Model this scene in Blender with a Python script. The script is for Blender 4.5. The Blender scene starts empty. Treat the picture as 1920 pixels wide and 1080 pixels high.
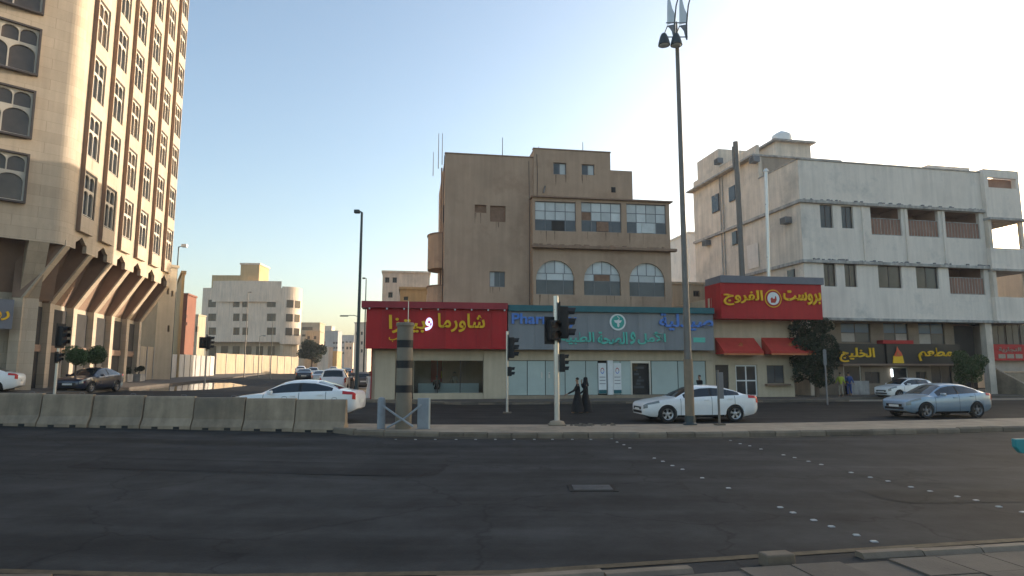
import bpy, bmesh, math, random, unicodedata
from mathutils import Vector, Matrix

random.seed(7)
sc = bpy.context.scene
COL = sc.collection
R = math.radians

# ------------------------------------------------------------------ camera, sky, sun, exposure
F_PX, EYE = 1200.0, 2.1                       # focal length in pixels of the 1920 px photo, eye height in metres
PITCH = math.atan(152 / F_PX)
cam = bpy.data.cameras.new('camera')
cam.sensor_width = 36.0
cam.lens = 36.0 * F_PX / 1920
cam.clip_start, cam.clip_end = 0.1, 6000
cam_o = bpy.data.objects.new('camera', cam)
COL.objects.link(cam_o)
cam_o.location = (0, 0, EYE)
cam_o.rotation_euler = (math.pi / 2 + PITCH, 0, 0)
sc.camera = cam_o

SUN_EL, SUN_AZ = R(9.5), R(54.0)              # azimuth clockwise from +Y (straight ahead) towards +X (right)
world = bpy.data.worlds.new('World')
sc.world = world
world.use_nodes = True
wn = world.node_tree.nodes
sky = wn.new('ShaderNodeTexSky')
sky.sky_type = 'NISHITA'
sky.sun_disc = False
sky.sun_elevation = SUN_EL
sky.sun_rotation = SUN_AZ
sky.altitude = 50
sky.air_density = 1.0
sky.dust_density = 2.7
sky.ozone_density = 1.3
world.node_tree.links.new(sky.outputs[0], wn['Background'].inputs[0])
wn['Background'].inputs[1].default_value = 0.15

sun = bpy.data.lights.new('sun', 'SUN')
sun.energy = 2.7
sun.angle = R(0.5)
sun.color = (1.0, 0.86, 0.70)
sun_o = bpy.data.objects.new('sun', sun)
COL.objects.link(sun_o)
sd = Vector((math.sin(SUN_AZ) * math.cos(SUN_EL), math.cos(SUN_AZ) * math.cos(SUN_EL), math.sin(SUN_EL)))
sun_o.rotation_euler = (-sd).to_track_quat('-Z', 'Y').to_euler()
sun_o.location = (60, 60, 60)

sc.view_settings.view_transform = 'Standard'
sc.view_settings.look = 'None'
sc.view_settings.exposure = 1.38
sc.view_settings.gamma = 1.0

# ------------------------------------------------------------------ helpers
def ray(px, py):
    u, v = (px - 960) / F_PX, (540 - py) / F_PX
    c, s = math.cos(PITCH), math.sin(PITCH)
    return Vector((u, c - v * s, s + v * c))

def at(px, py, Y):                            # survey: where a sight line meets the plane at depth Y
    d = ray(px, py)
    return Vector((0, 0, EYE)) + d * (Y / d.y)

class Frame:                                  # a facade's own axes: x along it, y into the building
    def __init__(s, ox, oy, deg, oz=0.0):
        s.o = Vector((ox, oy, oz)); s.a = R(deg)
        s.ex = Vector((math.cos(s.a), math.sin(s.a), 0)); s.ey = Vector((-math.sin(s.a), math.cos(s.a), 0))
    def pt(s, px, py, yo=0.0):
        d = ray(px, py); e = Vector((0, 0, EYE))
        t = ((s.o + s.ey * yo - e).dot(s.ey)) / d.dot(s.ey)
        p = e + d * t - s.o
        return p.dot(s.ex), p.z
    def rect(s, x0, y0, x1, y1, yo=0.0):
        my, mx = (y0 + y1) / 2, (x0 + x1) / 2
        return (s.pt(x0, my, yo)[0], s.pt(x1, my, yo)[0], s.pt(mx, y1, yo)[1], s.pt(mx, y0, yo)[1])

def smooth(a, b, x):
    t = max(0.0, min(1.0, (x - a) / (b - a)))
    return t * t * (3 - 2 * t)

def gz(X, Y):                                 # the ground climbs gently to the left
    k = 0.02 + 0.015 * max(0.0, min(1.0, (Y - 21.5) / 4.5))
    return k * max(0.0, min(40.0, -X - 3.0))

class MB:
    def __init__(s): s.v, s.f = [], []
    def add(s, vs, fs):
        n = len(s.v); s.v += [tuple(p) for p in vs]; s.f += [tuple(n + i for i in q) for q in fs]; return s
    def box(s, x0, x1, y0, y1, z0, z1):
        return s.add([(x0,y0,z0),(x1,y0,z0),(x1,y1,z0),(x0,y1,z0),(x0,y0,z1),(x1,y0,z1),(x1,y1,z1),(x0,y1,z1)],
                     [(0,3,2,1),(4,5,6,7),(0,1,5,4),(1,2,6,5),(2,3,7,6),(3,0,4,7)])
    def prism(s, pts, axis, a0, a1):          # polygon in the two other axes, extruded along axis
        n = len(pts)
        def mk(p, a):
            return {'x': (a, p[0], p[1]), 'y': (p[0], a, p[1]), 'z': (p[0], p[1], a)}[axis]
        vs = [mk(p, a0) for p in pts] + [mk(p, a1) for p in pts]
        fs = [tuple(range(n)), tuple(range(2 * n - 1, n - 1, -1))] + [(i, n + i, n + (i + 1) % n, (i + 1) % n) for i in range(n)]
        return s.add(vs, fs)
    def tube(s, pts, rs, n=10):
        pts = [Vector(p) for p in pts]
        if not isinstance(rs, (list, tuple)): rs = [rs] * len(pts)
        vs, fs = [], []
        up = Vector((0.13, 0.31, 0.94))
        for i, p in enumerate(pts):
            d = (pts[min(i + 1, len(pts) - 1)] - pts[max(i - 1, 0)]).normalized()
            if abs(d.dot(up)) > 0.95: up = Vector((0.9, 0.2, 0.1))
            a = d.cross(up).normalized(); b = d.cross(a)
            for k in range(n):
                t = 2 * math.pi * k / n
                vs.append(p + (a * math.cos(t) + b * math.sin(t)) * rs[i])
        for i in range(len(pts) - 1):
            for k in range(n):
                fs.append((i*n+k, i*n+(k+1)%n, (i+1)*n+(k+1)%n, (i+1)*n+k))
        fs.append(tuple(range(n))); fs.append(tuple(range(len(vs) - 1, len(vs) - n - 1, -1)))
        return s.add(vs, fs)
    def lathe(s, prof, c=(0, 0, 0), n=20, sy=1.0, axis='z', caps=True):
        vs, fs = [], []
        for r, z in prof:
            for k in range(n):
                t = 2 * math.pi * k / n
                a, b = r * math.cos(t), r * math.sin(t) * sy
                vs.append((c[0] + a, c[1] + b, c[2] + z) if axis == 'z' else (c[0] + a, c[1] + z, c[2] + b))
        m = len(prof)
        for i in range(m - 1):
            for k in range(n):
                fs.append((i*n+k, i*n+(k+1)%n, (i+1)*n+(k+1)%n, (i+1)*n+k))
        if caps: fs.append(tuple(range(n))); fs.append(tuple(range((m-1)*n, m*n)))
        return s.add(vs, fs)
    def wall(s, x0, x1, z0, z1, holes, y=0.0, d=0.3):
        """a wall sheet at y facing -y with real openings and reveals of depth d; hole = (x0,x1,z0,z1[,arch height])"""
        hs = []
        for h in holes:
            h = list(h) + ([0.0] if len(h) == 4 else [])
            h[0] = max(h[0], x0 + .01); h[1] = min(h[1], x1 - .01); h[2] = max(h[2], z0 + .005); h[3] = min(h[3], z1 - .005)
            hs.append(h)
        xs = sorted({x0, x1, *[h[0] for h in hs], *[h[1] for h in hs]})
        zs = sorted({z0, z1, *[h[2] for h in hs], *[h[3] for h in hs]})
        for i in range(len(xs) - 1):
            for j in range(len(zs) - 1):
                mx, mz = (xs[i] + xs[i+1]) / 2, (zs[j] + zs[j+1]) / 2
                if any(h[0] < mx < h[1] and h[2] < mz < h[3] for h in hs): continue
                s.add([(xs[i],y,zs[j]),(xs[i+1],y,zs[j]),(xs[i+1],y,zs[j+1]),(xs[i],y,zs[j+1])], [(0,1,2,3)])
        for a, b, c, e, ar in hs:
            sp = e - ar
            s.add([(a,y,c),(b,y,c),(b,y+d,c),(a,y+d,c)], [(0,1,2,3)])
            s.add([(a,y,c),(a,y,sp),(a,y+d,sp),(a,y+d,c)], [(0,1,2,3)])
            s.add([(b,y,c),(b,y,sp),(b,y+d,sp),(b,y+d,c)], [(0,1,2,3)])
            if ar <= 0:
                s.add([(a,y,e),(b,y,e),(b,y+d,e),(a,y+d,e)], [(0,1,2,3)])
            else:
                n = 10; m = (a + b) / 2; hw = (b - a) / 2
                P = [(m - hw * math.cos(math.pi * k / n), sp + ar * math.sin(math.pi * k / n)) for k in range(n + 1)]
                for k in range(n):
                    (p, q), (r_, t) = P[k], P[k+1]
                    s.add([(p,y,q),(r_,y,t),(r_,y+d,t),(p,y+d,q)], [(0,1,2,3)])
                    cx = a if k < n / 2 else b
                    s.add([(p,y,q),(r_,y,t),(cx,y,e)], [(0,1,2)])
        return s
    def mesh(s, name, mat, smooth_=False):
        me = bpy.data.meshes.new(name)
        me.from_pydata(s.v, [], s.f)
        bm = bmesh.new(); bm.from_mesh(me)
        bmesh.ops.recalc_face_normals(bm, faces=bm.faces)
        bm.to_mesh(me); bm.free()
        if mat: me.materials.append(mat)
        if smooth_:
            for p in me.polygons: p.use_smooth = True
            me.set_sharp_from_angle(angle=R(40))
        me.update()
        return me
    def build(s, name, mat, parent=None, loc=(0, 0, 0), rz=0.0, smooth_=False):
        return link(name, s.mesh(name, mat, smooth_), parent, loc, rz)

def link(name, me, parent=None, loc=(0, 0, 0), rz=0.0):
    o = bpy.data.objects.new(name, me)
    COL.objects.link(o)
    o.location = loc; o.rotation_euler = (0, 0, rz); o.parent = parent
    return o

def tag(o, label=None, cat=None, group=None, kind=None):
    for k, v in (('label', label), ('category', cat), ('group', group), ('kind', kind)):
        if v: o[k] = v
    return o

def thing(name, label, cat, loc=(0, 0, 0), rz=0.0, group=None):
    return tag(link(name, None, None, loc, rz), label, cat, group)

def bevel(o, w=0.02, seg=2):
    m = o.modifiers.new('bevel', 'BEVEL'); m.width = w; m.segments = seg; m.limit_method = 'ANGLE'; m.angle_limit = R(40)
    return o

def lump(c, rx, ry, rz, n=10, m=6):
    b = MB(); vs = []; fs = []
    for i in range(m + 1):
        t = math.pi * i / m
        for k in range(n):
            p = 2 * math.pi * k / n
            vs.append((c[0] + rx * math.sin(t) * math.cos(p), c[1] + ry * math.sin(t) * math.sin(p), c[2] + rz * math.cos(t)))
    for i in range(m):
        for k in range(n):
            fs.append((i*n+k, i*n+(k+1)%n, (i+1)*n+(k+1)%n, (i+1)*n+k))
    return b.add(vs, fs)

# ------------------------------------------------------------------ materials
def nd(nt, t, **k):
    n = nt.nodes.new(t)
    for a, b in k.items(): setattr(n, a, b)
    return n

def mat(name, col, rough=0.8, var=0.18, scale=2.0, metal=0.0, bump=0.0, spec=0.4, streak=0.0, dirt=None, coat=0.0, joint=None, tone=0.0):
    m = bpy.data.materials.new(name); m.use_nodes = True
    nt = m.node_tree; b = nt.nodes['Principled BSDF']
    b.inputs['Roughness'].default_value = rough; b.inputs['Metallic'].default_value = metal
    b.inputs['Specular IOR Level'].default_value = spec
    b.inputs['Coat Weight'].default_value = coat; b.inputs['Coat Roughness'].default_value = 0.05
    tc = nd(nt, 'ShaderNodeTexCoord')
    L = nt.links.new
    base = nd(nt, 'ShaderNodeRGB'); base.outputs[0].default_value = (*col, 1)
    cur = base.outputs[0]
    oi = nd(nt, 'ShaderNodeObjectInfo'); sc_r = nd(nt, 'ShaderNodeMath', operation='MULTIPLY'); sc_r.inputs[1].default_value = 37.0
    va = nd(nt, 'ShaderNodeVectorMath', operation='ADD')
    L(oi.outputs['Random'], sc_r.inputs[0]); L(tc.outputs['Object'], va.inputs[0]); L(sc_r.outputs[0], va.inputs[1])
    OBJ = va.outputs[0]
    if tone:                                   # each piece weathered a little differently
        tr = nd(nt, 'ShaderNodeMapRange'); L(oi.outputs['Random'], tr.inputs[0]); tr.inputs[3].default_value = 1 - tone; tr.inputs[4].default_value = 1 + tone * .6
        tm = nd(nt, 'ShaderNodeMix', data_type='RGBA', blend_type='MULTIPLY'); tm.inputs[0].default_value = 1
        L(cur, tm.inputs[6]); L(tr.outputs[0], tm.inputs[7]); cur = tm.outputs[2]
    def mul(cur, fac_out, lo, hi):
        mr = nd(nt, 'ShaderNodeMapRange'); L(fac_out, mr.inputs[0])
        mr.inputs[1].default_value = 0.3; mr.inputs[2].default_value = 0.7
        mr.inputs[3].default_value = lo; mr.inputs[4].default_value = hi
        mx = nd(nt, 'ShaderNodeMix', data_type='RGBA', blend_type='MULTIPLY'); mx.inputs[0].default_value = 1
        L(cur, mx.inputs[6]); L(mr.outputs[0], mx.inputs[7]); return mx.outputs[2]
    if var:
        n1 = nd(nt, 'ShaderNodeTexNoise'); n1.inputs['Scale'].default_value = scale; n1.inputs['Detail'].default_value = 8
        n1.inputs['Roughness'].default_value = 0.65
        L(OBJ, n1.inputs['Vector']); cur = mul(cur, n1.outputs[0], 1 - var, 1 + var * 0.5)
        rr = nd(nt, 'ShaderNodeMapRange'); L(n1.outputs[0], rr.inputs[0])
        rr.inputs[3].default_value = min(1, rough + .08); rr.inputs[4].default_value = max(.02, rough - .08); L(rr.outputs[0], b.inputs['Roughness'])
    if streak:                                 # rain streaks and grime running down
        mp = nd(nt, 'ShaderNodeMapping'); mp.inputs['Scale'].default_value = (1.6, 1.6, 0.12)
        n2 = nd(nt, 'ShaderNodeTexNoise'); n2.inputs['Scale'].default_value = 2.2; n2.inputs['Detail'].default_value = 6
        L(OBJ, mp.inputs[0]); L(mp.outputs[0], n2.inputs['Vector']); cur = mul(cur, n2.outputs[0], 1 - streak, 1.05)
    if dirt:
        n3 = nd(nt, 'ShaderNodeTexNoise'); n3.inputs['Scale'].default_value = 0.35; n3.inputs['Detail'].default_value = 9; n3.inputs['Roughness'].default_value = .7
        L(OBJ, n3.inputs['Vector'])
        cr = nd(nt, 'ShaderNodeMapRange'); L(n3.outputs[0], cr.inputs[0]); cr.inputs[1].default_value = .52; cr.inputs[2].default_value = .72
        mx = nd(nt, 'ShaderNodeMix', data_type='RGBA'); L(cr.outputs[0], mx.inputs[0]); L(cur, mx.inputs[6]); mx.inputs[7].default_value = (*dirt, 1); cur = mx.outputs[2]
    if joint:                                  # fine cladding joints, too thin to model
        w, h = joint
        bt = nd(nt, 'ShaderNodeTexBrick'); bt.inputs['Scale'].default_value = 1
        bt.inputs['Brick Width'].default_value = w; bt.inputs['Row Height'].default_value = h
        bt.inputs['Mortar Size'].default_value = .008; bt.inputs['Color1'].default_value = (1,1,1,1); bt.inputs['Color2'].default_value = (.88,.87,.86,1)
        bt.inputs['Mortar'].default_value = (.72,.7,.68,1)
        mp = nd(nt, 'ShaderNodeMapping'); mp.inputs['Rotation'].default_value = (math.pi/2, 0, 0)
        L(tc.outputs['Object'], mp.inputs[0]); L(mp.outputs[0], bt.inputs['Vector'])
        mx = nd(nt, 'ShaderNodeMix', data_type='RGBA', blend_type='MULTIPLY'); mx.inputs[0].default_value = 1
        L(cur, mx.inputs[6]); L(bt.outputs[0], mx.inputs[7]); cur = mx.outputs[2]
    L(cur, b.inputs['Base Color'])
    if bump:
        n4 = nd(nt, 'ShaderNodeTexNoise'); n4.inputs['Scale'].default_value = 40; n4.inputs['Detail'].default_value = 6
        L(tc.outputs['Object'], n4.inputs['Vector'])
        bp = nd(nt, 'ShaderNodeBump'); bp.inputs['Strength'].default_value = bump; bp.inputs['Distance'].default_value = .02
        L(n4.outputs[0], bp.inputs['Height']); L(bp.outputs[0], b.inputs['Normal'])
    return m

def glow(name, col, strength):
    m = mat(name, col, .5, 0)
    b = m.node_tree.nodes['Principled BSDF']
    b.inputs['Emission Color'].default_value = (*col, 1); b.inputs['Emission Strength'].default_value = strength
    return m

def clear_glass(name, tint=(.8, .85, .85)):
    m = bpy.data.materials.new(name); m.use_nodes = True; nt = m.node_tree
    nt.nodes.remove(nt.nodes['Principled BSDF'])
    tr = nd(nt, 'ShaderNodeBsdfTransparent'); tr.inputs[0].default_value = (*tint, 1)
    gl = nd(nt, 'ShaderNodeBsdfGlossy'); gl.inputs['Roughness'].default_value = .03
    fr = nd(nt, 'ShaderNodeFresnel'); fr.inputs[0].default_value = 1.5
    mx = nd(nt, 'ShaderNodeMixShader')
    nt.links.new(fr.outputs[0], mx.inputs[0]); nt.links.new(tr.outputs[0], mx.inputs[1]); nt.links.new(gl.outputs[0], mx.inputs[2])
    nt.links.new(mx.outputs[0], nt.nodes['Material Output'].inputs[0])
    return m

M = {}
def asphalt(name, col, rough):
    m = mat(name, col, rough, .22, .6, bump=.25, spec=.12)
    nt = m.node_tree; b = nt.nodes['Principled BSDF']
    src = b.inputs['Base Color'].links[0].from_socket
    tc = nd(nt, 'ShaderNodeTexCoord'); mp = nd(nt, 'ShaderNodeMapping'); mp.inputs['Scale'].default_value = (.03, .55, 1)
    n = nd(nt, 'ShaderNodeTexNoise'); n.inputs['Scale'].default_value = 2.0; n.inputs['Detail'].default_value = 7
    L = nt.links.new
    L(tc.outputs['Object'], mp.inputs[0]); L(mp.outputs[0], n.inputs['Vector'])
    mr = nd(nt, 'ShaderNodeMapRange'); L(n.outputs[0], mr.inputs[0]); mr.inputs[1].default_value=.3; mr.inputs[2].default_value=.7; mr.inputs[3].default_value=.62; mr.inputs[4].default_value=1.4
    mx = nd(nt, 'ShaderNodeMix', data_type='RGBA', blend_type='MULTIPLY'); mx.inputs[0].default_value = 1
    L(src, mx.inputs[6]); L(mr.outputs[0], mx.inputs[7])
    bn = nd(nt, 'ShaderNodeTexNoise'); bn.inputs['Scale'].default_value = .9; bn.inputs['Detail'].default_value = 10; bn.inputs['Roughness'].default_value = .75
    L(tc.outputs['Object'], bn.inputs['Vector']); bm_ = nd(nt, 'ShaderNodeMapRange'); L(bn.outputs[0], bm_.inputs[0]); bm_.inputs[1].default_value=.35; bm_.inputs[2].default_value=.68; bm_.inputs[3].default_value=.7; bm_.inputs[4].default_value=1.35
    m0 = nd(nt, 'ShaderNodeMix', data_type='RGBA', blend_type='MULTIPLY'); m0.inputs[0].default_value = 1
    L(mx.outputs[2], m0.inputs[6]); L(bm_.outputs[0], m0.inputs[7]); mx = m0
    v = nd(nt, 'ShaderNodeTexVoronoi'); v.feature = 'DISTANCE_TO_EDGE'; v.inputs['Scale'].default_value = .28
    nz = nd(nt, 'ShaderNodeTexNoise'); nz.inputs['Scale'].default_value = 1.6; nz.inputs['Detail'].default_value = 5
    ad = nd(nt, 'ShaderNodeMix', data_type='RGBA', blend_type='ADD'); ad.inputs[0].default_value = .9
    L(tc.outputs['Object'], nz.inputs['Vector']); L(tc.outputs['Object'], ad.inputs[6]); L(nz.outputs[1], ad.inputs[7]); L(ad.outputs[2], v.inputs['Vector'])
    cr = nd(nt, 'ShaderNodeMapRange'); L(v.outputs[0], cr.inputs[0]); cr.inputs[1].default_value = 0; cr.inputs[2].default_value = .012; cr.inputs[3].default_value = .6; cr.inputs[4].default_value = 1
    m2 = nd(nt, 'ShaderNodeMix', data_type='RGBA', blend_type='MULTIPLY'); m2.inputs[0].default_value = 1
    L(mx.outputs[2], m2.inputs[6]); L(cr.outputs[0], m2.inputs[7]); L(m2.outputs[2], b.inputs['Base Color'])
    return m
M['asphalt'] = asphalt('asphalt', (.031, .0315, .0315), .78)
M['asphalt2'] = asphalt('service_asphalt', (.03, .028, .026), .8)
M['sand'] = mat('dusty_ground', (.26, .22, .17), .95, .3, .25, bump=.3)
M['concrete'] = mat('concrete', (.33, .26, .185), .85, .25, 1.5, bump=.25, dirt=(.14, .115, .09))
M['kerb'] = mat('kerb_concrete', (.205, .16, .115), .85, .3, 1.8, bump=.3, dirt=(.12, .105, .09), tone=0.25)
M['barrier'] = mat('barrier_concrete', (.36, .275, .19), .85, .22, 1.6, bump=.3, streak=.3, dirt=(.16, .13, .10), tone=0.22)
M['paver'] = mat('pavement_slab', (.12, .10, .08), .85, .3, 1.2, bump=.3, dirt=(.10, .085, .07), tone=0.2)
M['yellow_line'] = mat('faded_yellow_paint', (.09, .066, .034), .8, .5, 6)
M['stone'] = mat('cream_stone', (.54, .435, .32), .75, .12, .5, joint=(1.2, .6), streak=.12)
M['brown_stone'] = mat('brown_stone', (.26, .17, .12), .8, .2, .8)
M['stone_frame'] = mat('pale_window_screen', (.55, .48, .39), .75, .1)
M['dark_frame'] = mat('dark_frame', (.07, .055, .05), .5, .1)
M['glass'] = mat('dark_glass', (.035, .04, .045), .08, .25, .7, spec=.6)
M['glass_warm'] = mat('curtained_glass', (.10, .075, .055), .12, .4, .6, spec=.5)
M['tan'] = mat('tan_render', (.47, .325, .225), .9, .14, .45, bump=.25, streak=.1, dirt=(.33, .215, .145))
M['tan_trim'] = mat('tan_trim', (.34, .22, .15), .9, .2, 1, bump=.2, streak=.3)
M['brick_fill'] = mat('brown_block_fill', (.27, .16, .105), .9, .3, 3, bump=.3)
M['white_pane'] = mat('painted_white_pane', (.62, .64, .62), .35, .2, .8, tone=0.2)
M['grey_pane'] = mat('grey_pane', (.085, .095, .105), .15, .3, .8, spec=.5)
M['metal_grey'] = mat('grey_metal', (.19, .19, .2), .45, .15, 3, metal=.3)
M['white_wall'] = mat('white_render', (.82, .725, .625), .85, .14, .35, bump=.2, streak=.1, dirt=(.5, .46, .41))
M['white_wall_old'] = mat('weathered_white_render', (.76, .65, .53), .88, .2, .5, bump=.25, streak=.18, dirt=(.46, .40, .33))
M['white_trim'] = mat('grimy_ledge', (.50, .47, .43), .88, .35, 1.2, streak=.4)
M['maroon'] = mat('maroon_wall', (.34, .19, .135), .85, .25, 1)
M['red_sign'] = mat('red_sign_panel', (.46, .014, .016), .6, .12, .6, streak=.12, tone=0.1)
M['red_dark'] = mat('red_fascia', (.32, .025, .035), .5, .2, 1)
M['red_cloth'] = mat('red_awning_cloth', (.48, .045, .03), .8, .15, 2)
M['orange_trim'] = mat('orange_trim', (.5, .17, .06), .8, .15)
M['yellow'] = mat('yellow_letters', (.85, .5, .01), .45, .06)
M['lit_blue'] = glow('lit_white_letter', (.62, .68, 1.0), .55)
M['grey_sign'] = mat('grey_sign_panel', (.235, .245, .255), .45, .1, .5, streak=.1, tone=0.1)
M['teal_trim'] = mat('teal_fascia', (.02, .13, .15), .45, .15)
M['blue_letter'] = mat('blue_letters', (.09, .22, .60), .4, .05)
M['blue_edge'] = mat('pale_blue_letter_edge', (.35, .45, .75), .4, .05)
M['green_letter'] = mat('green_letters', (.11, .50, .40), .4, .05)
M['white'] = mat('white_paint', (.78, .78, .76), .5, .08)
M['logo_green'] = mat('logo_green', (.05, .36, .3), .4, .05)
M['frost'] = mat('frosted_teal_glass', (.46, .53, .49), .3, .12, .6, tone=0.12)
M['cream'] = mat('cream_render', (.56, .455, .32), .85, .12, .6, streak=.1, bump=.15)
M['cream2'] = mat('beige_tiles', (.5, .43, .33), .7, .12, .8, joint=(.6, .6))
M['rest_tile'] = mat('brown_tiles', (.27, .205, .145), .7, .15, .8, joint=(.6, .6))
M['grey_fascia'] = mat('grey_fascia', (.16, .165, .19), .55, .12)
M['black_sign'] = mat('black_sign_panel', (.02, .018, .017), .4, .1)
M['flame'] = mat('flame_red', (.65, .09, .03), .45, .1)
M['blue_win'] = mat('blue_tinted_window', (.08, .15, .24), .15, .25, .8)
M['interior'] = mat('shop_interior', (.5, .43, .36), .85, .25, .8)
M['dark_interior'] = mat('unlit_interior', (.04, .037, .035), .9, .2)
M['clear'] = clear_glass('shop_glass')
M['tube_light'] = glow('fluorescent_tube', (.85, .95, 1.0), 2.2)
M['pole_dark'] = mat('dark_painted_steel', (.045, .06, .065), .4, .1, 4, metal=.2)
M['pole_brown'] = mat('bronze_grey_paint', (.17, .155, .14), .5, .15, 3, metal=.2)
M['galv'] = mat('galvanised_steel', (.62, .60, .56), .3, .06, 4, metal=.6)
M['black'] = mat('black_plastic', (.012, .012, .013), .6, .1)
M['lens'] = mat('dark_lens', (.05, .02, .02), .2, .1)
M['pillar_cream'] = mat('cream_pillar_paint', (.23, .19, .14), .6, .15, 2, streak=.2)
M['bollard_grey'] = mat('grey_bollard_paint', (.3, .32, .34), .55, .2, 3, streak=.2)
M['tyre'] = mat('tyre', (.018, .018, .018), .8, .2, 8)
M['rim'] = mat('alloy_rim', (.5, .5, .51), .35, .1, metal=.7)
M['rim_dark'] = mat('steel_rim', (.22, .22, .23), .45, .1, metal=.6)
M['car_glass'] = mat('car_glass', (.02, .025, .03), .04, 0, spec=.7)
M['pearl'] = mat('white_car_paint', (.84, .83, .81), .3, .04, 2, coat=.8)
M['ice_blue'] = mat('silver_blue_car_paint', (.27, .36, .45), .3, .04, 2, metal=.35, coat=.8)
M['navy'] = mat('dark_blue_car_paint', (.012, .02, .042), .3, .04, 2, metal=0, coat=.8)
M['silver'] = mat('silver_car_paint', (.45, .45, .44), .32, .04, 2, metal=.4, coat=.7)
M['headlamp'] = mat('headlamp_lens', (.24, .26, .26), .08, .2, 8, spec=.8)
M['tail'] = mat('tail_lamp_red', (.55, .03, .03), .15, .1)
M['plate'] = mat('number_plate', (.7, .7, .66), .5, .1)
M['leaf_dark'] = mat('dark_leaf', (.02, .034, .013), .6, .5, 3)
M['leaf_mid'] = mat('mid_leaf', (.06, .10, .03), .6, .5, 3)
M['bark'] = mat('bark', (.12, .085, .06), .9, .3, 4, bump=.4)
M['terracotta'] = mat('pot', (.34, .27, .2), .8, .2)
M['skin'] = mat('skin', (.33, .19, .12), .55, .05)
M['hair'] = mat('black_hair', (.012, .01, .01), .5, .1)
M['cloth_black'] = mat('black_cloth', (.014, .014, .016), .85, .2, 5)
M['cloth_white'] = mat('white_cloth', (.66, .64, .6), .85, .1, 5)
M['cloth_vest'] = mat('yellow_green_vest', (.4, .46, .05), .8, .1, 5)
M['cloth_blue'] = mat('blue_cloth', (.04, .08, .24), .85, .15, 5)
M['cloth_grey'] = mat('grey_cloth', (.12, .12, .13), .85, .15, 5)
M['cloth_beige'] = mat('beige_cloth', (.38, .32, .25), .85, .15, 5)
M['ochre'] = mat('ochre_render', (.5, .36, .19), .9, .15, .3, streak=.15)
M['far_white'] = mat('far_pale_render', (.74, .60, .47), .9, .15, .3, streak=.2)
M['far_grey'] = mat('far_grey_render', (.4, .39, .38), .9, .2, .3, streak=.2)
M['far_red'] = mat('red_brown_cladding', (.2, .075, .045), .8, .15, .4)
M['far_tan'] = mat('far_tan_render', (.5, .4, .28), .9, .15, .3, streak=.2)
M['hoarding'] = mat('white_hoarding', (.55, .52, .48), .7, .15, .7, streak=.25, tone=0.2)
M['teal_box'] = mat('teal_paint', (.03, .25, .27), .5, .15)
def water():
    m = mat('wet_patch', (.05, .048, .045), .06, .1, 1, spec=.6); return m
M['wet'] = water()

# ------------------------------------------------------------------ lettering
FORMS = {}
for cp in range(0xFE80, 0xFEFD):
    d = unicodedata.decomposition(chr(cp)).split()
    if d: FORMS.setdefault(''.join(chr(int(h, 16)) for h in d[1:]), {})[d[0][1:-1]] = chr(cp)
def shape(text):
    """joined presentation forms in visual order"""
    items, i = [], 0
    while i < len(text):
        if text[i:i+2] in FORMS: items.append(text[i:i+2]); i += 2
        else: items.append(text[i]); i += 1
    def joins_next(t): return 'initial' in FORMS.get(t, {}) or t == '\u0640'
    def joins_prev(t): return 'final' in FORMS.get(t, {}) or t == '\u0640'
    out = []
    for k, t in enumerate(items):
        p = k > 0 and joins_next(items[k-1]) and joins_prev(t)
        n = k + 1 < len(items) and joins_next(t) and joins_prev(items[k+1])
        f = FORMS.get(t)
        out.append(t if not f else f.get('medial' if p and n else 'final' if p else 'initial' if n else 'isolated', list(f.values())[0]))
    return ''.join(reversed(out))

def lettering(text, rect, parent, material, y=0.0, thick=0.06, bold=0.012, arabic=True, name='lettering', loc=None, rz=0.0):
    c = bpy.data.curves.new('lettering', 'FONT'); c.body = shape(text) if arabic else text
    c.size = 1.0; c.offset = bold; c.extrude = 0.05; c.resolution_u = 6
    o = bpy.data.objects.new('lettering', c); COL.objects.link(o)
    bpy.context.view_layer.update()
    me = bpy.data.meshes.new_from_object(o.evaluated_get(bpy.context.evaluated_depsgraph_get()))
    bpy.data.objects.remove(o); bpy.data.curves.remove(c)
    n = len(me.vertices); par = list(range(n))
    def find(a):
        while par[a] != a: par[a] = par[par[a]]; a = par[a]
        return a
    for e in me.edges:
        a, b = find(e.vertices[0]), find(e.vertices[1])
        if a != b: par[a] = b
    xs = {}
    for v in me.vertices: xs[find(v.index)] = min(xs.get(find(v.index), 1e9), v.co.x)
    order = {r: i for i, r in enumerate(sorted(xs, key=xs.get))}
    X = [v.co.x for v in me.vertices]; Y = [v.co.y for v in me.vertices]
    x0, x1, z0, z1 = rect; ax, bx, ay, by = min(X), max(X), min(Y), max(Y)
    for v in me.vertices:
        off = (order[find(v.index)] % 3) * 0.006
        v.co = (x0 + (v.co.x - ax) / (bx - ax) * (x1 - x0), y - off - (v.co.z / .05 + 1) * thick / 2, z0 + (v.co.y - ay) / (by - ay) * (z1 - z0))
    me.materials.clear(); me.materials.append(material); me.name = name; me.update()
    return link(name, me, parent, loc or (0, 0, 0), rz)

# ------------------------------------------------------------------ ground, roads, median
def sheet(xs, rows, dz, name, material, extra=0.0):
    """a draped sheet: xs are columns, rows a list of functions x -> y"""
    b = MB(); n = len(xs); vs = []
    for r in rows:
        for x in xs:
            y = r(x) if callable(r) else r
            vs.append((x, y, gz(x, y) + dz))
    fs = [(j*n+i, j*n+i+1, (j+1)*n+i+1, (j+1)*n+i) for j in range(len(rows)-1) for i in range(n-1)]
    b.add(vs, fs)
    return tag(b.build(name, material, smooth_=False), kind='structure')

def interp(pts):
    def f(x):
        if x <= pts[0][0]: return pts[0][1]
        for (a, b), (c, d) in zip(pts, pts[1:]):
            if x <= c: return b + (d - b) * (x - a) / (c - a)
        return pts[-1][1]
    return f

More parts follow.
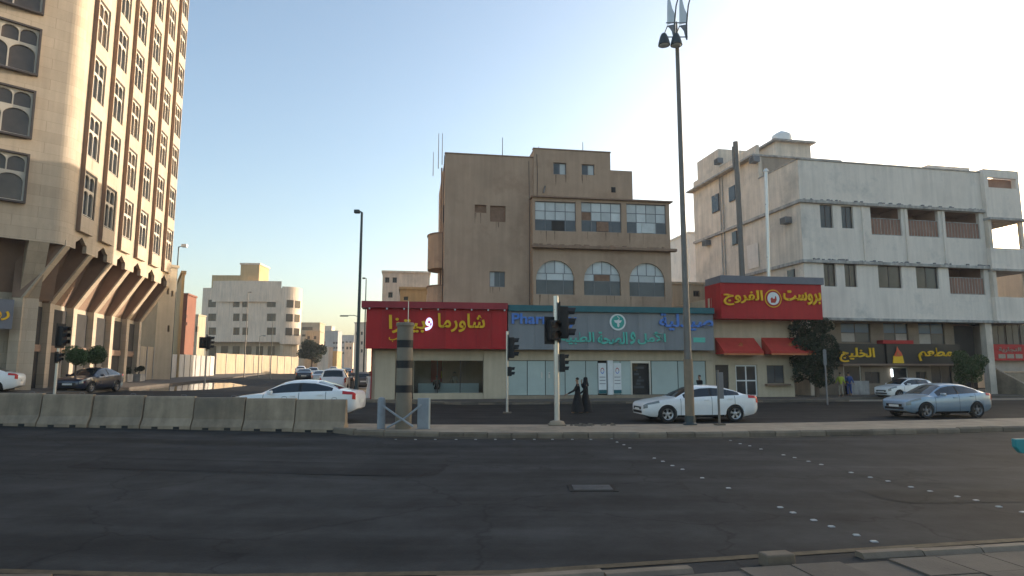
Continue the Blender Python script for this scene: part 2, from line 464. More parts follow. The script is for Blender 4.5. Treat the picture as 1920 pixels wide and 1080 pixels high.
XS = [-400, -200, -120, -80, -60, -43] + [x * 2.0 - 41 for x in range(0, 19)] + [-3, 0, 3.5, 7, 10.5, 14, 18, 24, 30, 40, 60, 90, 150, 400]
sheet(XS, [-60, -3, 21.5, 26, 60, 120, 300, 900, 3000], -0.02, 'ground', M['sand'])
seam = interp([(-6, 22), (4, 21.6), (11, 22.6), (18, 24.3), (30, 27.2), (60, 34.5), (150, 56)])
near = interp([(-60, 6.7), (-3, 6.62), (0, 6.75), (3.2, 7.4), (6.2, 8.0), (14, 9.4), (40, 14), (150, 36)])
shop_kerb = interp([(-80, 37.2), (-10, 37.2), (14, 40.8), (30, 43.6), (60, 49), (150, 66)])
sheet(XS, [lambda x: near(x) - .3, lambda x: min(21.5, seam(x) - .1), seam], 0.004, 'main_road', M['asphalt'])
sheet(XS, [seam, lambda x: max(26, seam(x) + .2), lambda x: shop_kerb(x)], 0.008, 'service_road', M['asphalt2'])
# the side street running away to the left of the shops
b = MB(); vs = []
for Y in (36.6, 50, 65, 80, 110, 160, 240, 400, 700):
    for off in (-14.0, -9, -4.5, 0.0):
        X = -11.0 + off - 0.24 * (Y - 36.6)
        vs.append((X, Y, gz(X, Y) + .012))
b.add(vs, [(j*4+i, j*4+i+1, j*4+i+5, j*4+i+4) for j in range(8) for i in range(3)])
tag(b.build('side_street', M['asphalt2']), kind='structure')

# raised pavement before the shops, with its kerb stones
b = MB(); P_ = [(-10.6, 37.4), (-4, 38.4), (4, 39.5), (14, 41.0), (22, 42.3)]
top = [(x, y, .15) for x, y in P_] + [(22, 52, .15), (-12.5, 48, .15)]
n = len(top); b.add(top + [(x, y, -.3) for x, y, z in top], [tuple(range(n))] + [(i, (i+1) % n, n+(i+1) % n, n+i) for i in range(n)])
shop_pave = tag(b.build('shop_pavement', M['paver']), kind='structure')
b = MB(); P2 = [(20.6, 44.6), (26, 45.8), (34, 47.4), (60, 52.6), (120, 64)]
top = [(x, y, .14) for x, y in P2] + [(120, 72, .14), (20.6, 56, .14)]
n = len(top); b.add(top + [(x, y, -.3) for x, y, z in top], [tuple(range(n))] + [(i, (i+1) % n, n+(i+1) % n, n+i) for i in range(n)])
tag(b.build('restaurant_pavement', M['paver']), kind='structure')
# left corner pavement in front of the tower and along the hoarding
b = MB(); vs = []
rows = [(-80, 30.5, -80, 33), (-30, 30.5, -30, 33), (-23.5, 33.2, -26.0, 35.5), (-23.8, 37, -27.5, 40), (-26.8, 51, -31, 54), (-30, 66, -34.5, 68), (-40, 105, -46, 106)]
for a, b1, c, d in rows: vs += [(a, b1, gz(a, b1) + .16), (c - 3, d, gz(c - 3, d) + .16), (a, b1, gz(a, b1) - .2)]
b.add(vs, [(3*i, 3*i+3, 3*i+4, 3*i+1) for i in range(len(rows)-1)] + [(3*i+2, 3*i+5, 3*i+3, 3*i) for i in range(len(rows)-1)])
tag(b.build('corner_pavement', M['paver']), kind='structure')

# median: top slab + separate kerb stones along the front edge
front = [(-6.15, 21.6), (-5.75, 21.0), (-5.0, 20.55), (-3.0, 20.2), (0, 19.98), (3.9, 19.98), (7.4, 20.3), (10.8, 20.8), (14, 21.45), (17.5, 22.3), (24, 23.9), (32, 25.9), (60, 33)]
back = [(60, 36.6), (32, 29.2), (24, 27.1), (17.5, 25.5), (14, 24.7), (10.8, 24.0), (7.4, 23.5), (3.9, 23.15), (0, 23.1), (-3, 23.1), (-5.4, 22.9), (-6.1, 22.3)]
def inset(pts, d):
    out = []
    for i, p in enumerate(pts):
        a, c = Vector(pts[max(i-1, 0)]), Vector(pts[min(i+1, len(pts)-1)])
        t = (c - a).normalized(); out.append((p[0] - t.y * d, p[1] + t.x * d))
    return out
fin = inset(front, .17)
ring = fin + back
b = MB(); n = len(ring)
b.add([(x, y, gz(x, y) + .15) for x, y in ring] + [(x, y, -.1) for x, y in ring], [tuple(range(n))] + [(i, (i+1) % n, n+(i+1) % n, n+i) for i in range(n)])
median = tag(b.build('median', M['concrete']), kind='structure')
rnd = random.Random(3)
def stones(parent, pts, L=.82, w=.165, h=.17, material=None, gap=.014):
    carry = None
    acc = []
    for (ax, ay), (bx, by) in zip(pts, pts[1:]):
        seg = math.hypot(bx-ax, by-ay); k = max(1, round(seg / L))
        for i in range(k):
            t0, t1 = i / k, (i+1) / k
            acc.append((ax+(bx-ax)*t0, ay+(by-ay)*t0, ax+(bx-ax)*t1, ay+(by-ay)*t1))
    for x0, y0, x1, y1 in acc:
        l = math.hypot(x1-x0, y1-y0) - gap; a = math.atan2(y1-y0, x1-x0)
        m = MB(); dh = rnd.uniform(-.012, .012); j = rnd.uniform(-.012, .012)
        m.prism([(j, -.06), (j, h + dh - .05), (j + .045, h + dh), (w, h + dh), (w, -.06)], 'x', gap / 2, l)
        m.build('kerb_stone', material, parent, (x0, y0, gz(x0, y0)), a + rnd.uniform(-.008, .008))
stones(median, front[:-1], material=M['kerb'])
stones(shop_pave, P_, 1.0, .15, .155, M['kerb'])

# near pavement of slabs at the bottom right, with its broken kerb
pave = tag(sheet([-60, -6, 0, 4, 8, 14, 40], [-6.0, lambda x: near(x) - .36], .05, 'near_pavement', M['paver']), kind='structure')
ang = math.atan2(.55, 3.1)
for i in range(-2, 14):
    for j in range(5):
        if (i, j) in ((0, 0), (1, 0), (4, 0)): continue
        m = MB(); m.box(.006, .574, -.574, -.006, 0, .022 + rnd.uniform(-.006, .006))
        x = 1.2 + .58 * i * math.cos(ang) + .58 * j * math.sin(ang); y = near(1.2) - .28 + .58 * i * math.sin(ang) - .58 * j * math.cos(ang)
        m.build('paving_slab', M['paver'], pave, (x, y, .045), ang + rnd.uniform(-.01, .01))
npts = [(-14, 6.68), (-9, 6.67), (-3, 6.62), (0, 6.75), (1.9, 7.13)]
stones(pave, [(x, y - .2) for x, y in npts], .8, .16, .055, M['kerb'])
stones(pave, [(3.9, 7.6 - .2), (6.2, 8.0 - .2), (14, 9.4 - .2)], .8, .16, .06, M['kerb'])
m = MB(); m.box(-.17, .17, -.09, .09, -.05, .09); bevel(tag(m.build('loose_kerb_block', M['kerb'], None, (2.85, 7.2, .05), .2), 'broken kerb block lying in the gap of the near kerb', 'kerb block'), .02)
def strip(name, pts, w, dz, material, parent=None):
    b = MB(); vs = []
    q = inset(pts, w)
    for (a, c), (d, e) in zip(pts, q): vs += [(a, c, gz(a, c) + dz), (d, e, gz(d, e) + dz)]
    b.add(vs, [(2*i, 2*i+2, 2*i+3, 2*i+1) for i in range(len(pts)-1)])
    return tag(b.build(name, material, parent), kind='structure')
strip('yellow_edge_line', [(-14, 6.82), (-9, 6.81), (-3, 6.76), (0, 6.89), (3.2, 7.55), (6.2, 8.15), (14, 9.55), (40, 14.2)], .13, .012, M['yellow_line'])
strip('yellow_median_line', [(-5.4, 20.28), (-3, 19.85), (0, 19.62), (3.9, 19.62), (7.4, 19.95), (10.8, 20.45), (17.5, 21.95), (24, 23.5), (32, 25.5)], .1, .012, M['yellow_line'])

# road studs
stud = MB().add([(-.04,-.034,0),(.04,-.034,0),(.04,.034,0),(-.04,.034,0),(-.03,-.025,.013),(.03,-.025,.013),(.03,.025,.013),(-.03,.025,.013)],
                [(4,5,6,7),(0,1,5,4),(1,2,6,5),(2,3,7,6),(3,0,4,7)]).mesh('road_stud', mat('stud_white', (.42, .41, .39), .3, .2, 20))
ORD = ['first', 'second', 'third', 'fourth', 'fifth', 'sixth', 'seventh', 'eighth', 'ninth', 'tenth', 'eleventh', 'twelfth', 'thirteenth', 'fourteenth', 'fifteenth', 'sixteenth', 'last']
def line_studs(pxs, label, group):
    for n_, (px, py) in enumerate(pxs):
        d = ray(px, py); t = (.01 - EYE) / d.z
        o = link('road_stud', stud, None, (d.x * t, d.y * t, .006), rnd.uniform(-.2, .2)); tag(o, label.format(ORD[n_]), 'road stud', group)
line_studs([(1147,823),(1157,829),(1170,834),(1181,840),(1227,859),(1243,865),(1261,873),(1280,880),(1317,896),(1366,915),(1463,951),(1487,961),(1526,975),(1559,987),(1606,1003),(1639,1015),(1695,1034)],
           '{} white road stud from the median in the left crossing line', 'studs of the left crossing line')
line_studs([(1370,826),(1388,832),(1406,836),(1427,842),(1469,853),(1490,858),(1516,865),(1540,871),(1596,886),(1632,895),(1665,902),(1708,913),(1744,921),(1795,931),(1830,938),(1873,950),(1918,960)],
           '{} white road stud from the median in the right crossing line', 'studs of the right crossing line')
line_studs([(742,824),(779,824),(816,824),(855,824),(892,824),(929,824),(964,824),(1002,824),(1036,824),(1073,824),(1108,824)],
           '{} pale road stud from the striped pillar along the median kerb', 'studs along the median kerb')
# manhole
t = thing('manhole', 'rectangular metal drain cover set into the dark asphalt', 'manhole cover', (1.42, 11.7, .004))
MB().box(-.42, .42, -.32, .32, 0, .012).build('frame', M['asphalt2'], t)
MB().box(-.34, .34, -.24, .24, .012, .02).build('cover', mat('worn_iron', (.06, .06, .06), .5, .4, 8, metal=.5), t)
# resurfaced patches and gutter dust
def ragged(name, pts, dz, material, seed, amp=.12, n=7):
    rn = random.Random(seed); out = []
    for (a, c), (d, e) in zip(pts, pts[1:] + pts[:1]):
        for k in range(n): out.append((a+(d-a)*k/n+rn.gauss(0, amp), c+(e-c)*k/n+rn.gauss(0, amp*.5)))
    b = MB(); b.add([(x, y, gz(x, y)+dz) for x, y in out], [tuple(range(len(out)))])
    return tag(b.build(name, material), kind='structure')
M['patch_dark'] = asphalt('fresh_asphalt_patch', (.0225, .0225, .023), .82); M['patch_pale'] = asphalt('worn_asphalt_patch', (.032, .031, .029), .8)
M['dust'] = mat('gutter_dust', (.085, .07, .052), .95, .4, 3, bump=.3)
ragged('road_patch', [(-9, 13.2), (-1.5, 13.0), (-1.4, 14.6), (-9.2, 14.8)], .009, M['patch_dark'], 1, .04)
ragged('road_patch', [(6.2, 10.4), (17, 11.0), (17.2, 12.2), (6.0, 11.5)], .009, M['patch_pale'], 2, .05)
ragged('road_patch', [(3.2, 18.6), (9, 18.7), (9.2, 19.3), (3.1, 19.2)], .0095, M['patch_pale'], 3, .05)
ragged('road_patch', [(-16, 17.6), (-6, 17.2), (-5.5, 18.3), (-16, 18.8)], .009, M['patch_pale'], 4, .06)
ragged('gutter_dust', [(-5.2, 20.32), (-1, 19.8), (4, 19.7), (9, 20.2), (9, 20.5), (4, 19.97), (0, 19.97), (-5, 20.55)], .014, M['dust'], 5, .05)
ragged('gutter_dust', [(-19, 21.0), (-12, 20.88), (-5.4, 20.9), (-5.4, 21.1), (-12, 21.1), (-19, 21.15)], .012, M['dust'], 6, .06)
# wet patch on the far left roadway
b = MB(); q = [(-27.5, 41), (-24.5, 40), (-22, 42), (-21.5, 47), (-22.5, 55), (-26, 60), (-28.5, 56), (-27.8, 48)]
b.add([(x, y, gz(x, y) + .022) for x, y in q], [tuple(range(8))]); tag(b.build('wet_patch', M['wet']), kind='structure')

# concrete barriers
prof = [(-.30, 0), (-.30, .12), (-.17, .36), (-.10, .98), (-.08, 1.06), (.08, 1.06), (.10, .98), (.17, .36), (.30, .12), (.30, 0)]
ords = ['rightmost', 'second', 'third', 'fourth', 'fifth', 'sixth', 'seventh', 'eighth']
for i in range(8):
    x1 = -5.42 - 1.66 * i; x0 = x1 - 1.63; y = 21.35 + rnd.uniform(-.03, .03)
    lab = ('rightmost concrete road barrier, its end beside the striped pillar' if i == 0 else
           f'{ords[i]} concrete road barrier counted from the striped pillar' if i < 7 else 'concrete road barrier cut off by the left edge of the photo')
    t = thing('road_barrier', lab, 'barrier', (x1, y, gz(x1, y) + .005), rnd.uniform(-.012, .012), 'concrete barriers along the road')
    body = MB(); body.prism([(a, z) for a, z in prof], 'x', -1.63, 0)
    bevel(body.build('body', M['barrier'], t), .02)
    for k in (-1.15, -.45):
        MB().box(k - .1, k + .1, -.306, -.25, .004, .1).build('drain_slot', M['black'], t)
    MB().tube([(-.5, 0, 1.05), (-.5, 0, 1.10), (-.42, 0, 1.12), (-.34, 0, 1.10), (-.34, 0, 1.05)], .009, 6).build('lifting_loop', M['metal_grey'], t)

# ------------------------------------------------------------------ buildings: helpers
def window(parent, r, y, frame_mat, pane_mat, nx=2, nz=1, fw=.05, d=.06, pane_mats=None, name='window', sill=None):
    """frame in a reveal with one pane object per light"""
    x0, x1, z0, z1 = r
    m = MB()
    m.box(x0, x1, y, y+d, z0, z0+fw); m.box(x0, x1, y, y+d, z1-fw, z1)
    m.box(x0, x0+fw, y+.001, y+d-.001, z0+fw, z1-fw); m.box(x1-fw, x1, y+.001, y+d-.001, z0+fw, z1-fw)
    cw, ch = (x1-x0)/nx, (z1-z0)/nz
    for i in range(1, nx): m.box(x0+cw*i-fw/2, x0+cw*i+fw/2, y+.001, y+d-.001, z0+fw, z1-fw)
    for j in range(1, nz):
        for i in range(nx): m.box(x0+cw*i+fw/2, x0+cw*(i+1)-fw/2, y+.002, y+d-.002, z0+ch*j-fw/2, z0+ch*j+fw/2)
    w = m.build(name, frame_mat, parent)
    for i in range(nx):
        for j in range(nz):
            pm = pane_mats(i, j) if pane_mats else pane_mat
            MB().box(x0+cw*i+fw/2, x0+cw*(i+1)-fw/2, y+d*.4, y+d*.6, z0+ch*j+fw/2, z0+ch*(j+1)-fw/2).build('pane', pm, w)
    if sill:
        MB().box(x0-.08, x1+.08, y-.42, y-.02, z0-.09, z0-.005).build('sill', sill, w)
    return w

def ac_unit(parent, x, y, z, w=.75, h=.5, d=.6):
    u = MB().box(x-w/2, x+w/2, y-d, y, z, z+h).build('air_conditioner', M['white_trim'], parent); bevel(u, .03)
    g = MB()
    for k in range(6): g.box(x-w/2+.06, x+w/2-.06, y-d-.012, y-d+.005, z+.07+k*.065, z+.10+k*.065)
    g.build('grille', M['metal_grey'], u)
    MB().box(x-w/2, x+w/2, y-d+.05, y, z-.07, z-.01).build('bracket', M['metal_grey'], u)

# ------------------------------------------------------------------ cream tower on the left
A_T = R(102.4)
tower = thing('apartment_tower', 'tall cream stone tower with slanted brown brackets and arched window strips', 'building', (-24.6, 34.5, 0), A_T)
fh = Vector((-.543, .837)); p0 = Vector((-.2, .46))
arc = []
for k in range(9):
    t = k / 8; q = (1-t)**2 * Vector((.9, 0)) + 2*t*(1-t) * Vector((.1, 0)) + t*t * p0; arc.append((q.x, q.y))
plan = [(19.2, 0)] + arc + [tuple(p0 + fh * 10), (0, 18), (19.2, 18)]
TOP = 43
m = MB(); m.prism(plan, 'z', 9.9, TOP); m.build('upper_wall', M['stone'], tower)
low = [(19.2, 2.3), (1.22, 2.3), (-4.2, 10.7), (0, 17.9), (19.2, 17.9)]
MB().prism(low, 'z', .2, 9.89).build('ground_floor_wall', M['cream2'], tower)
ZB, ZT = 8.9, 9.9
SP = 3.08; XB = [2.2 + SP * i for i in range(6)]
for i, xc in enumerate(XB):
    a, c = (xc - SP/2 if i else .9), xc + SP/2
    MB().prism([(a, ZT), (a, ZB), (xc-.72, ZB), (xc-.72, ZB+.42), (xc-.5, ZB+.5), (xc, ZB+.82), (xc+.5, ZB+.5), (xc+.72, ZB+.42), (xc+.72, ZB), (c, ZB), (c, ZT)], 'y', 0.0, .22).build('arch_band', M['stone'], tower)
MB().prism([(a, c) for a, c in arc] + [(p0 + fh*10)[:], (p0 + fh*10 + Vector((.2, .12)))[:]] + [(a+.2, c+.15) for a, c in reversed(arc)], 'z', ZB, ZT).build('arch_band', M['stone'], tower)
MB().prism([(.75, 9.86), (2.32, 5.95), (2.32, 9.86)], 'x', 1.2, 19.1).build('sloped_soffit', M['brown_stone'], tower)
for i in range(7):
    xc = .66 + SP * i; w = .29
    if i == 6: xc = 18.8
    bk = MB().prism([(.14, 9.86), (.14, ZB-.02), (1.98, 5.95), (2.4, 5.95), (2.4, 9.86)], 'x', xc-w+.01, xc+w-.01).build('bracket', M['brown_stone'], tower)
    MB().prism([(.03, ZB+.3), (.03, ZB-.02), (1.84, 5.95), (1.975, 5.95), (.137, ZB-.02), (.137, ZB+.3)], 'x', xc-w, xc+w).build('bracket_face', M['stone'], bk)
    MB().box(xc-w+.02, xc+w-.02, 1.86, 2.35, .2, 5.94).build('column', M['stone'], tower)
    if i < 6:
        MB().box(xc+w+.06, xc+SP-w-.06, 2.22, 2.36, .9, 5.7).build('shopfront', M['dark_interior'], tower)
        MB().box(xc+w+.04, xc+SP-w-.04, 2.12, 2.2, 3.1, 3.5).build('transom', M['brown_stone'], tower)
# front (camera side) brackets and walls
ff = math.atan2(-.837, .543)
def fpos(s_): q = p0 + fh * s_; return (q.x, q.y, 0)
for s_ in (.55, 3.6, 6.6):
    MB().prism([(.03, 9.86), (.03, ZB-.02), (1.55, 5.95), (2.6, 5.95), (2.6, 9.86)], 'x', -.45, .45).build('bracket', M['stone'], tower, fpos(s_), ff)
    MB().box(-.43, .43, 1.4, 2.6, .2, 5.94).build('column', M['stone'], tower, fpos(s_), ff)
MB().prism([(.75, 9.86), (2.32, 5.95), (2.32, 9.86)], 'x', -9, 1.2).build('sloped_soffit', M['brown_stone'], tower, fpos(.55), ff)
# window screens, shared by all storeys
def screen_mesh(w, h, small=3, big=2):
    holes = []
    cw = (w - .1) / small
    for k in range(small): holes.append((.05+cw*k+.03, .05+cw*(k+1)-.03, h*.64, h*.96, cw*.36))
    cw = (w - .1) / big
    for k in range(big): holes.append((.05+cw*k+.035, .05+cw*(k+1)-.035, .06, h*.58, cw*.35))
    a = MB().wall(0, w, 0, h, holes, 0, .1)
    return a.mesh('window', M['stone_frame'])
WW, WH = 1.46, 2.5
scr = screen_mesh(WW, WH, 2); gl = MB().box(.02, WW-.02, .1, .13, .02, WH-.02).mesh('pane', M['glass']); glw = MB().box(.02, WW-.02, .1, .13, .02, WH-.02).mesh('pane', M['glass_warm'])
edge = MB(); edge.box(-.06, 0, -.05, .1, -.06, WH+.06); edge.box(WW, WW+.06, -.05, .1, -.06, WH+.06); edge.box(0, WW, -.05, .1, WH, WH+.06); edge.box(0, WW, -.05, .1, -.06, 0)
edge = edge.mesh('surround', M['dark_frame'])
ROWS = [10.95 + 3.55 * k for k in range(9)]
for xc in XB:
    holes = [(xc-.8, xc+.8, z-.07, z+WH+.07) for z in ROWS]
    m = MB().wall(xc-.88, xc+.88, 9.95, 42.6, holes, -.24, .2)
    m.add([(xc-.88,-.24,9.95),(xc-.88,0,9.95),(xc-.88,0,42.6),(xc-.88,-.24,42.6)], [(0,1,2,3)])
    m.add([(xc+.88,-.24,9.95),(xc+.88,0,9.95),(xc+.88,0,42.6),(xc+.88,-.24,42.6)], [(0,1,2,3)])
    m.add([(xc-.88,-.24,9.95),(xc+.88,-.24,9.95),(xc+.88,0,9.95),(xc-.88,0,9.95)], [(0,1,2,3)])
    pn = m.build('window_strip', M['stone'], tower)
    MB().box(xc-.90, xc-.882, -.235, -.01, 9.96, 42.58).build('strip_edge_shade', M['brown_stone'], tower)  # brown on the camera-facing side only, standing in for its shade
    for z in ROWS:
        w = link('window', scr, tower, (xc-WW/2, -.15, z)); link('pane', glw if rnd.random() < .3 else gl, w); link('surround', edge, w)
BW = 2.5
scrb = screen_mesh(BW, 2.5, 3, 2); glb = MB().box(.02, BW-.02, .1, .13, .02, 2.48).mesh('pane', M['glass_warm'])
e2 = MB(); e2.box(-.1, 0, -.14, .1, -.1, 2.6); e2.box(BW, BW+.1, -.14, .1, -.1, 2.6); e2.box(0, BW, -.14, .1, 2.5, 2.6); e2.box(0, BW, -.14, .1, -.1, 0)
e2 = e2.mesh('surround', M['dark_frame'])
for s_ in (1.45, 4.9):
    for z in ROWS:
        q = p0 + fh * (s_ + BW) - Vector((.837, .543)) * .13
        w = link('window', scrb, tower, (q.x, q.y, z - .05), ff); link('pane', glb, w); link('surround', e2, w)
# shop sign on the tower
q = p0 + fh * 7.6 + Vector((.837, .543)) * .7
sg = MB().box(0, 6.3, 0, .25, 4.2, 5.75).build('shop_sign', M['grey_fascia'], tower, (q.x, q.y, 0), ff)
lettering('روائع', (4.45, 6.15, 4.5, 5.45), sg, M['yellow'], -.005, .05, .022)

# ------------------------------------------------------------------ tan four-storey building
S = Frame(-9.22, 41.5, 9.0)
def sroot(name, label, cat='building', group=None): return thing(name, label, cat, tuple(S.o), S.a, group)
tan_b = sroot('apartment_block', 'tan rendered four-storey block with white-paned bay windows above the shops')
YA, YD = 2.4, 1.7
ax0, az1 = S.pt(835, 290, YA); bx0 = S.pt(1000, 400, YA)[0]; ax1, _ = S.pt(1000, 296, YA)
holes = [S.rect(890, 384, 912, 399, YA), S.rect(919, 386, 948, 416, YA), S.rect(918, 509, 947, 538, YA)]
ZA = S.pt(917, 292, YA)[1]
MB().wall(ax0, ax1, 5.0, ZA, holes, YA, .3).build('front_wall', M['tan'], tan_b)
core = MB().box(ax0+.02, ax1, YA+.3, YA+11, 0.16, ZA-.01); core.build('side_wall', M['tan'], tan_b)
mm = MB(); mm.add([(ax0,YA,5),(ax0,YA+.3,5),(ax0,YA+.3,ZA),(ax0,YA,ZA)], [(0,1,2,3)]).add([(ax0,YA,ZA),(ax1,YA,ZA),(ax1,YA+.3,ZA),(ax0,YA+.3,ZA)], [(0,1,2,3)]); mm.build('wall_return', M['tan'], tan_b)
MB().box(ax0-.04, ax1, YA-.04, YA+.3, ZA, ZA+.09).build('parapet_cap', M['tan_trim'], tan_b)
for h in holes[:2]:
    MB().box(h[0]+.005, h[1]-.005, YA+.14, YA+.29, h[2]+.005, h[3]-.005).build('blocked_window', M['brick_fill'], tan_b)
window(tan_b, holes[2], YA+.12, M['metal_grey'], M['grey_pane'], 3, 1, .05, pane_mats=lambda i, j: M['white_pane'] if i == 0 else M['grey_pane'])
# tower part
tx0, tx1 = S.pt(1000, 330, YA)[0], S.pt(1144, 330, YA)[0]; TZ = S.pt(1072, 284, YA)[1]; D0 = S.pt(1120, 378, YA)[1]
cx1 = S.pt(1186, 350, YA)[0]; CZ = S.pt(1165, 320, YA)[1]
h1, h2 = S.rect(1037, 306, 1061, 328, YA), S.rect(1090, 309, 1114, 329, YA)
MB().wall(tx0, tx1, 5.0, TZ, [h1, h2], YA-.12, .3).build('tower_wall', M['tan'], tan_b)
MB().box(tx0+.005, tx1-.005, YA+.18, YA+6, .16, TZ-.004).build('tower_core', M['tan'], tan_b)
mm = MB()
for x in (tx0, tx1): mm.add([(x,YA-.12,5),(x,YA+.18,5),(x,YA+.18,TZ),(x,YA-.12,TZ)], [(0,1,2,3)])
mm.add([(tx0,YA-.12,TZ),(tx1,YA-.12,TZ),(tx1,YA+.18,TZ),(tx0,YA+.18,TZ)], [(0,1,2,3)]); mm.build('wall_return', M['tan'], tan_b)
MB().box(tx0-.04, tx1+.04, YA-.16, YA+.2, TZ+.002, TZ+.09).build('parapet_cap', M['tan_trim'], tan_b)
for h in (h1, h2): window(tan_b, h, YA+.02, M['metal_grey'], M['white_pane'], 2, 1, .06, pane_mats=lambda i, j: M['white_pane'] if i else M['grey_pane'])
MB().box(tx1, cx1, YA, YA+6, .16, CZ).build('stair_wall', M['tan'], tan_b)
hs = S.rect(1146, 351, 1154, 361, YA); MB().box(hs[0], hs[1], YA-.02, YA+.1, hs[2], hs[3]).build('vent', M['black'], tan_b)
MB().box(cx1, S.pt(1230, 450, YA)[0]+.3, YA, YA+6, .16, S.pt(1220, 385, YA)[1]).build('rear_wall', M['tan'], tan_b)
# bay
dx0, dx1 = S.pt(999, 460, YD)[0], S.pt(1257, 460, YD)[0]; DZ = S.pt(1128, 375, YD)[1]
W3 = [S.rect(1003, 378, 1080, 433, YD), S.rect(1090, 380, 1165, 435, YD), S.rect(1175, 383, 1249, 438, YD)]
A3 = [S.rect(1005, 488, 1077, 552, YD), S.rect(1095, 490, 1164, 554, YD), S.rect(1180, 493, 1247, 556, YD)]
A3h = [(*r, (r[3]-r[2]) * .55) for r in A3]
MB().wall(dx0, dx1, 5.0, DZ, W3 + A3h, YD, .34).build('bay_wall', M['tan'], tan_b)
MB().box(dx0+.005, dx1-.005, YD+.34, YA+5, .16, DZ-.004).build('bay_core', M['tan'], tan_b)
mm = MB()
for x in (dx0, dx1): mm.add([(x,YD,5),(x,YD+.34,5),(x,YD+.34,DZ),(x,YD,DZ)], [(0,1,2,3)])
mm.build('wall_return', M['tan'], tan_b)
MB().box(dx0-.1, dx1+.22, YD-.2, YA+.3, DZ, DZ+.1).build('bay_roof', M['tan_trim'], tan_b)
lz = S.pt(1130, 467, YD)[1]
bevel(MB().box(dx0-.12, dx1+.35, YD-.42, YD-.002, lz-.1, lz+.12).build('ledge', M['tan_trim'], tan_b), .04)
lg = MB()
for k in range(46):
    a = rnd.random(); x = dx0 + rnd.random() ** 1.3 * (dx1-dx0-.3); lg.box(x, x+rnd.uniform(.08, .3), YD-.3, YD-.1, lz+.122, lz+.122+rnd.uniform(.02, .12))
tag(lg.build('ledge_rubble', M['tan_trim'], tan_b), kind='stuff')
for k, r in enumerate(W3):
    def pm(i, j, k=k):
        if j == 0: return M['grey_pane'] if not (k == 2 and i in (1, 2)) else M['white_pane']
        if k == 1 and i == 0 and j == 1: return M['brick_fill']
        return M['white_pane']
    x0, x1, z0, z1 = r; m = MB(); fw = .05; y = YD+.12
    zc = [z0, z0+(z1-z0)*.38, z0+(z1-z0)*.68, z1]
    w = None
    m.box(x0, x1, y, y+.07, z0, z0+fw); m.box(x0, x1, y, y+.07, z1-fw, z1)
    for j in (1, 2): m.box(x0, x1, y+.002, y+.068, zc[j]-fw/2, zc[j]+fw/2)
    for i in range(5): xx = x0+(x1-x0-fw)*i/4; m.box(xx, xx+fw, y+.001, y+.069, z0+fw, z1-fw)
    w = m.build('window', M['metal_grey'], tan_b)
    for i in range(4):
        for j in range(3):
            xa = x0+(x1-x0-fw)*i/4+fw; xb = x0+(x1-x0-fw)*(i+1)/4
            MB().box(xa, xb, y+.02, y+.04, zc[j]+fw/2, zc[j+1]-fw/2).build('pane', pm(i, j), w)
    cx = (x0+x1)/2 + (.1 if k else .2)
    MB().box(cx-.45, cx+.45, y-.05, y-.005, z0+.06, zc[1]-.06).build('open_sash', M['dark_interior'] if k == 0 else M['brick_fill'] if k == 1 else M['white_pane'], w)
for k, r in enumerate(A3):
    x0, x1, z0, z1 = r; y = YD+.14; fw = .05; w = MB(); ar = (z1-z0)*.55; sp = z1-ar; cx = (x0+x1)/2; hw = (x1-x0)/2
    zm = z0+(z1-z0)*.42; zl = zm + (z1-z0)*.2
    w.box(x0, x1, y, y+.07, z0, z0+fw); w.box(x0, x1, y+.002, y+.068, zm-fw/2, zm+fw/2); w.box(x0+.05, x1-.05, y+.002, y+.068, zl-fw/2, zl+fw/2)
    for t in (.28, .72): w.box(x0+(x1-x0)*t-fw/2, x0+(x1-x0)*t+fw/2, y+.001, y+.069, z0+fw, zl)
    for t in (.25, .5, .75):
        xx = x0+(x1-x0)*t; w.box(xx-fw/2, xx+fw/2, y+.001, y+.069, zl, sp+ar*math.sqrt(max(0, 1-((xx-cx)/hw)**2)))
    wo = w.build('window', M['metal_grey'], tan_b)
    def arcz(xx): return sp + ar * math.sqrt(max(0, 1-((xx-cx)/hw)**2))
    for i in range(3):
        xa, xb = x0+(x1-x0)*(0, .28, .72)[i]+fw/2, x0+(x1-x0)*(.28, .72, 1)[i]-fw/2
        MB().box(xa, xb, y+.02, y+.04, z0+fw, zm-fw/2).build('pane', M['grey_pane'], wo)
        pts = [(xa, zm+fw/2), (xb, zm+fw/2)] + [(xb+(xa-xb)*t/8, max(zm+fw/2+.01, min(zl-fw/2, arcz(xb+(xa-xb)*t/8)))) for t in range(9)]
        MB().prism(pts, 'y', y+.02, y+.04).build('pane', M['brick_fill'] if (k == 1 and i == 1) else M['white_pane'], wo)
    for i in range(4):
        xa, xb = x0+(x1-x0)*i/4+fw/2, x0+(x1-x0)*(i+1)/4-fw/2
        pts = [(xa, zl+fw/2), (xb, zl+fw/2)] + [(xb+(xa-xb)*t/5, max(zl+fw/2+.01, arcz(xb+(xa-xb)*t/5))) for t in range(6)]
        MB().prism(pts, 'y', y+.02, y+.04).build('pane', M['white_pane'], wo)
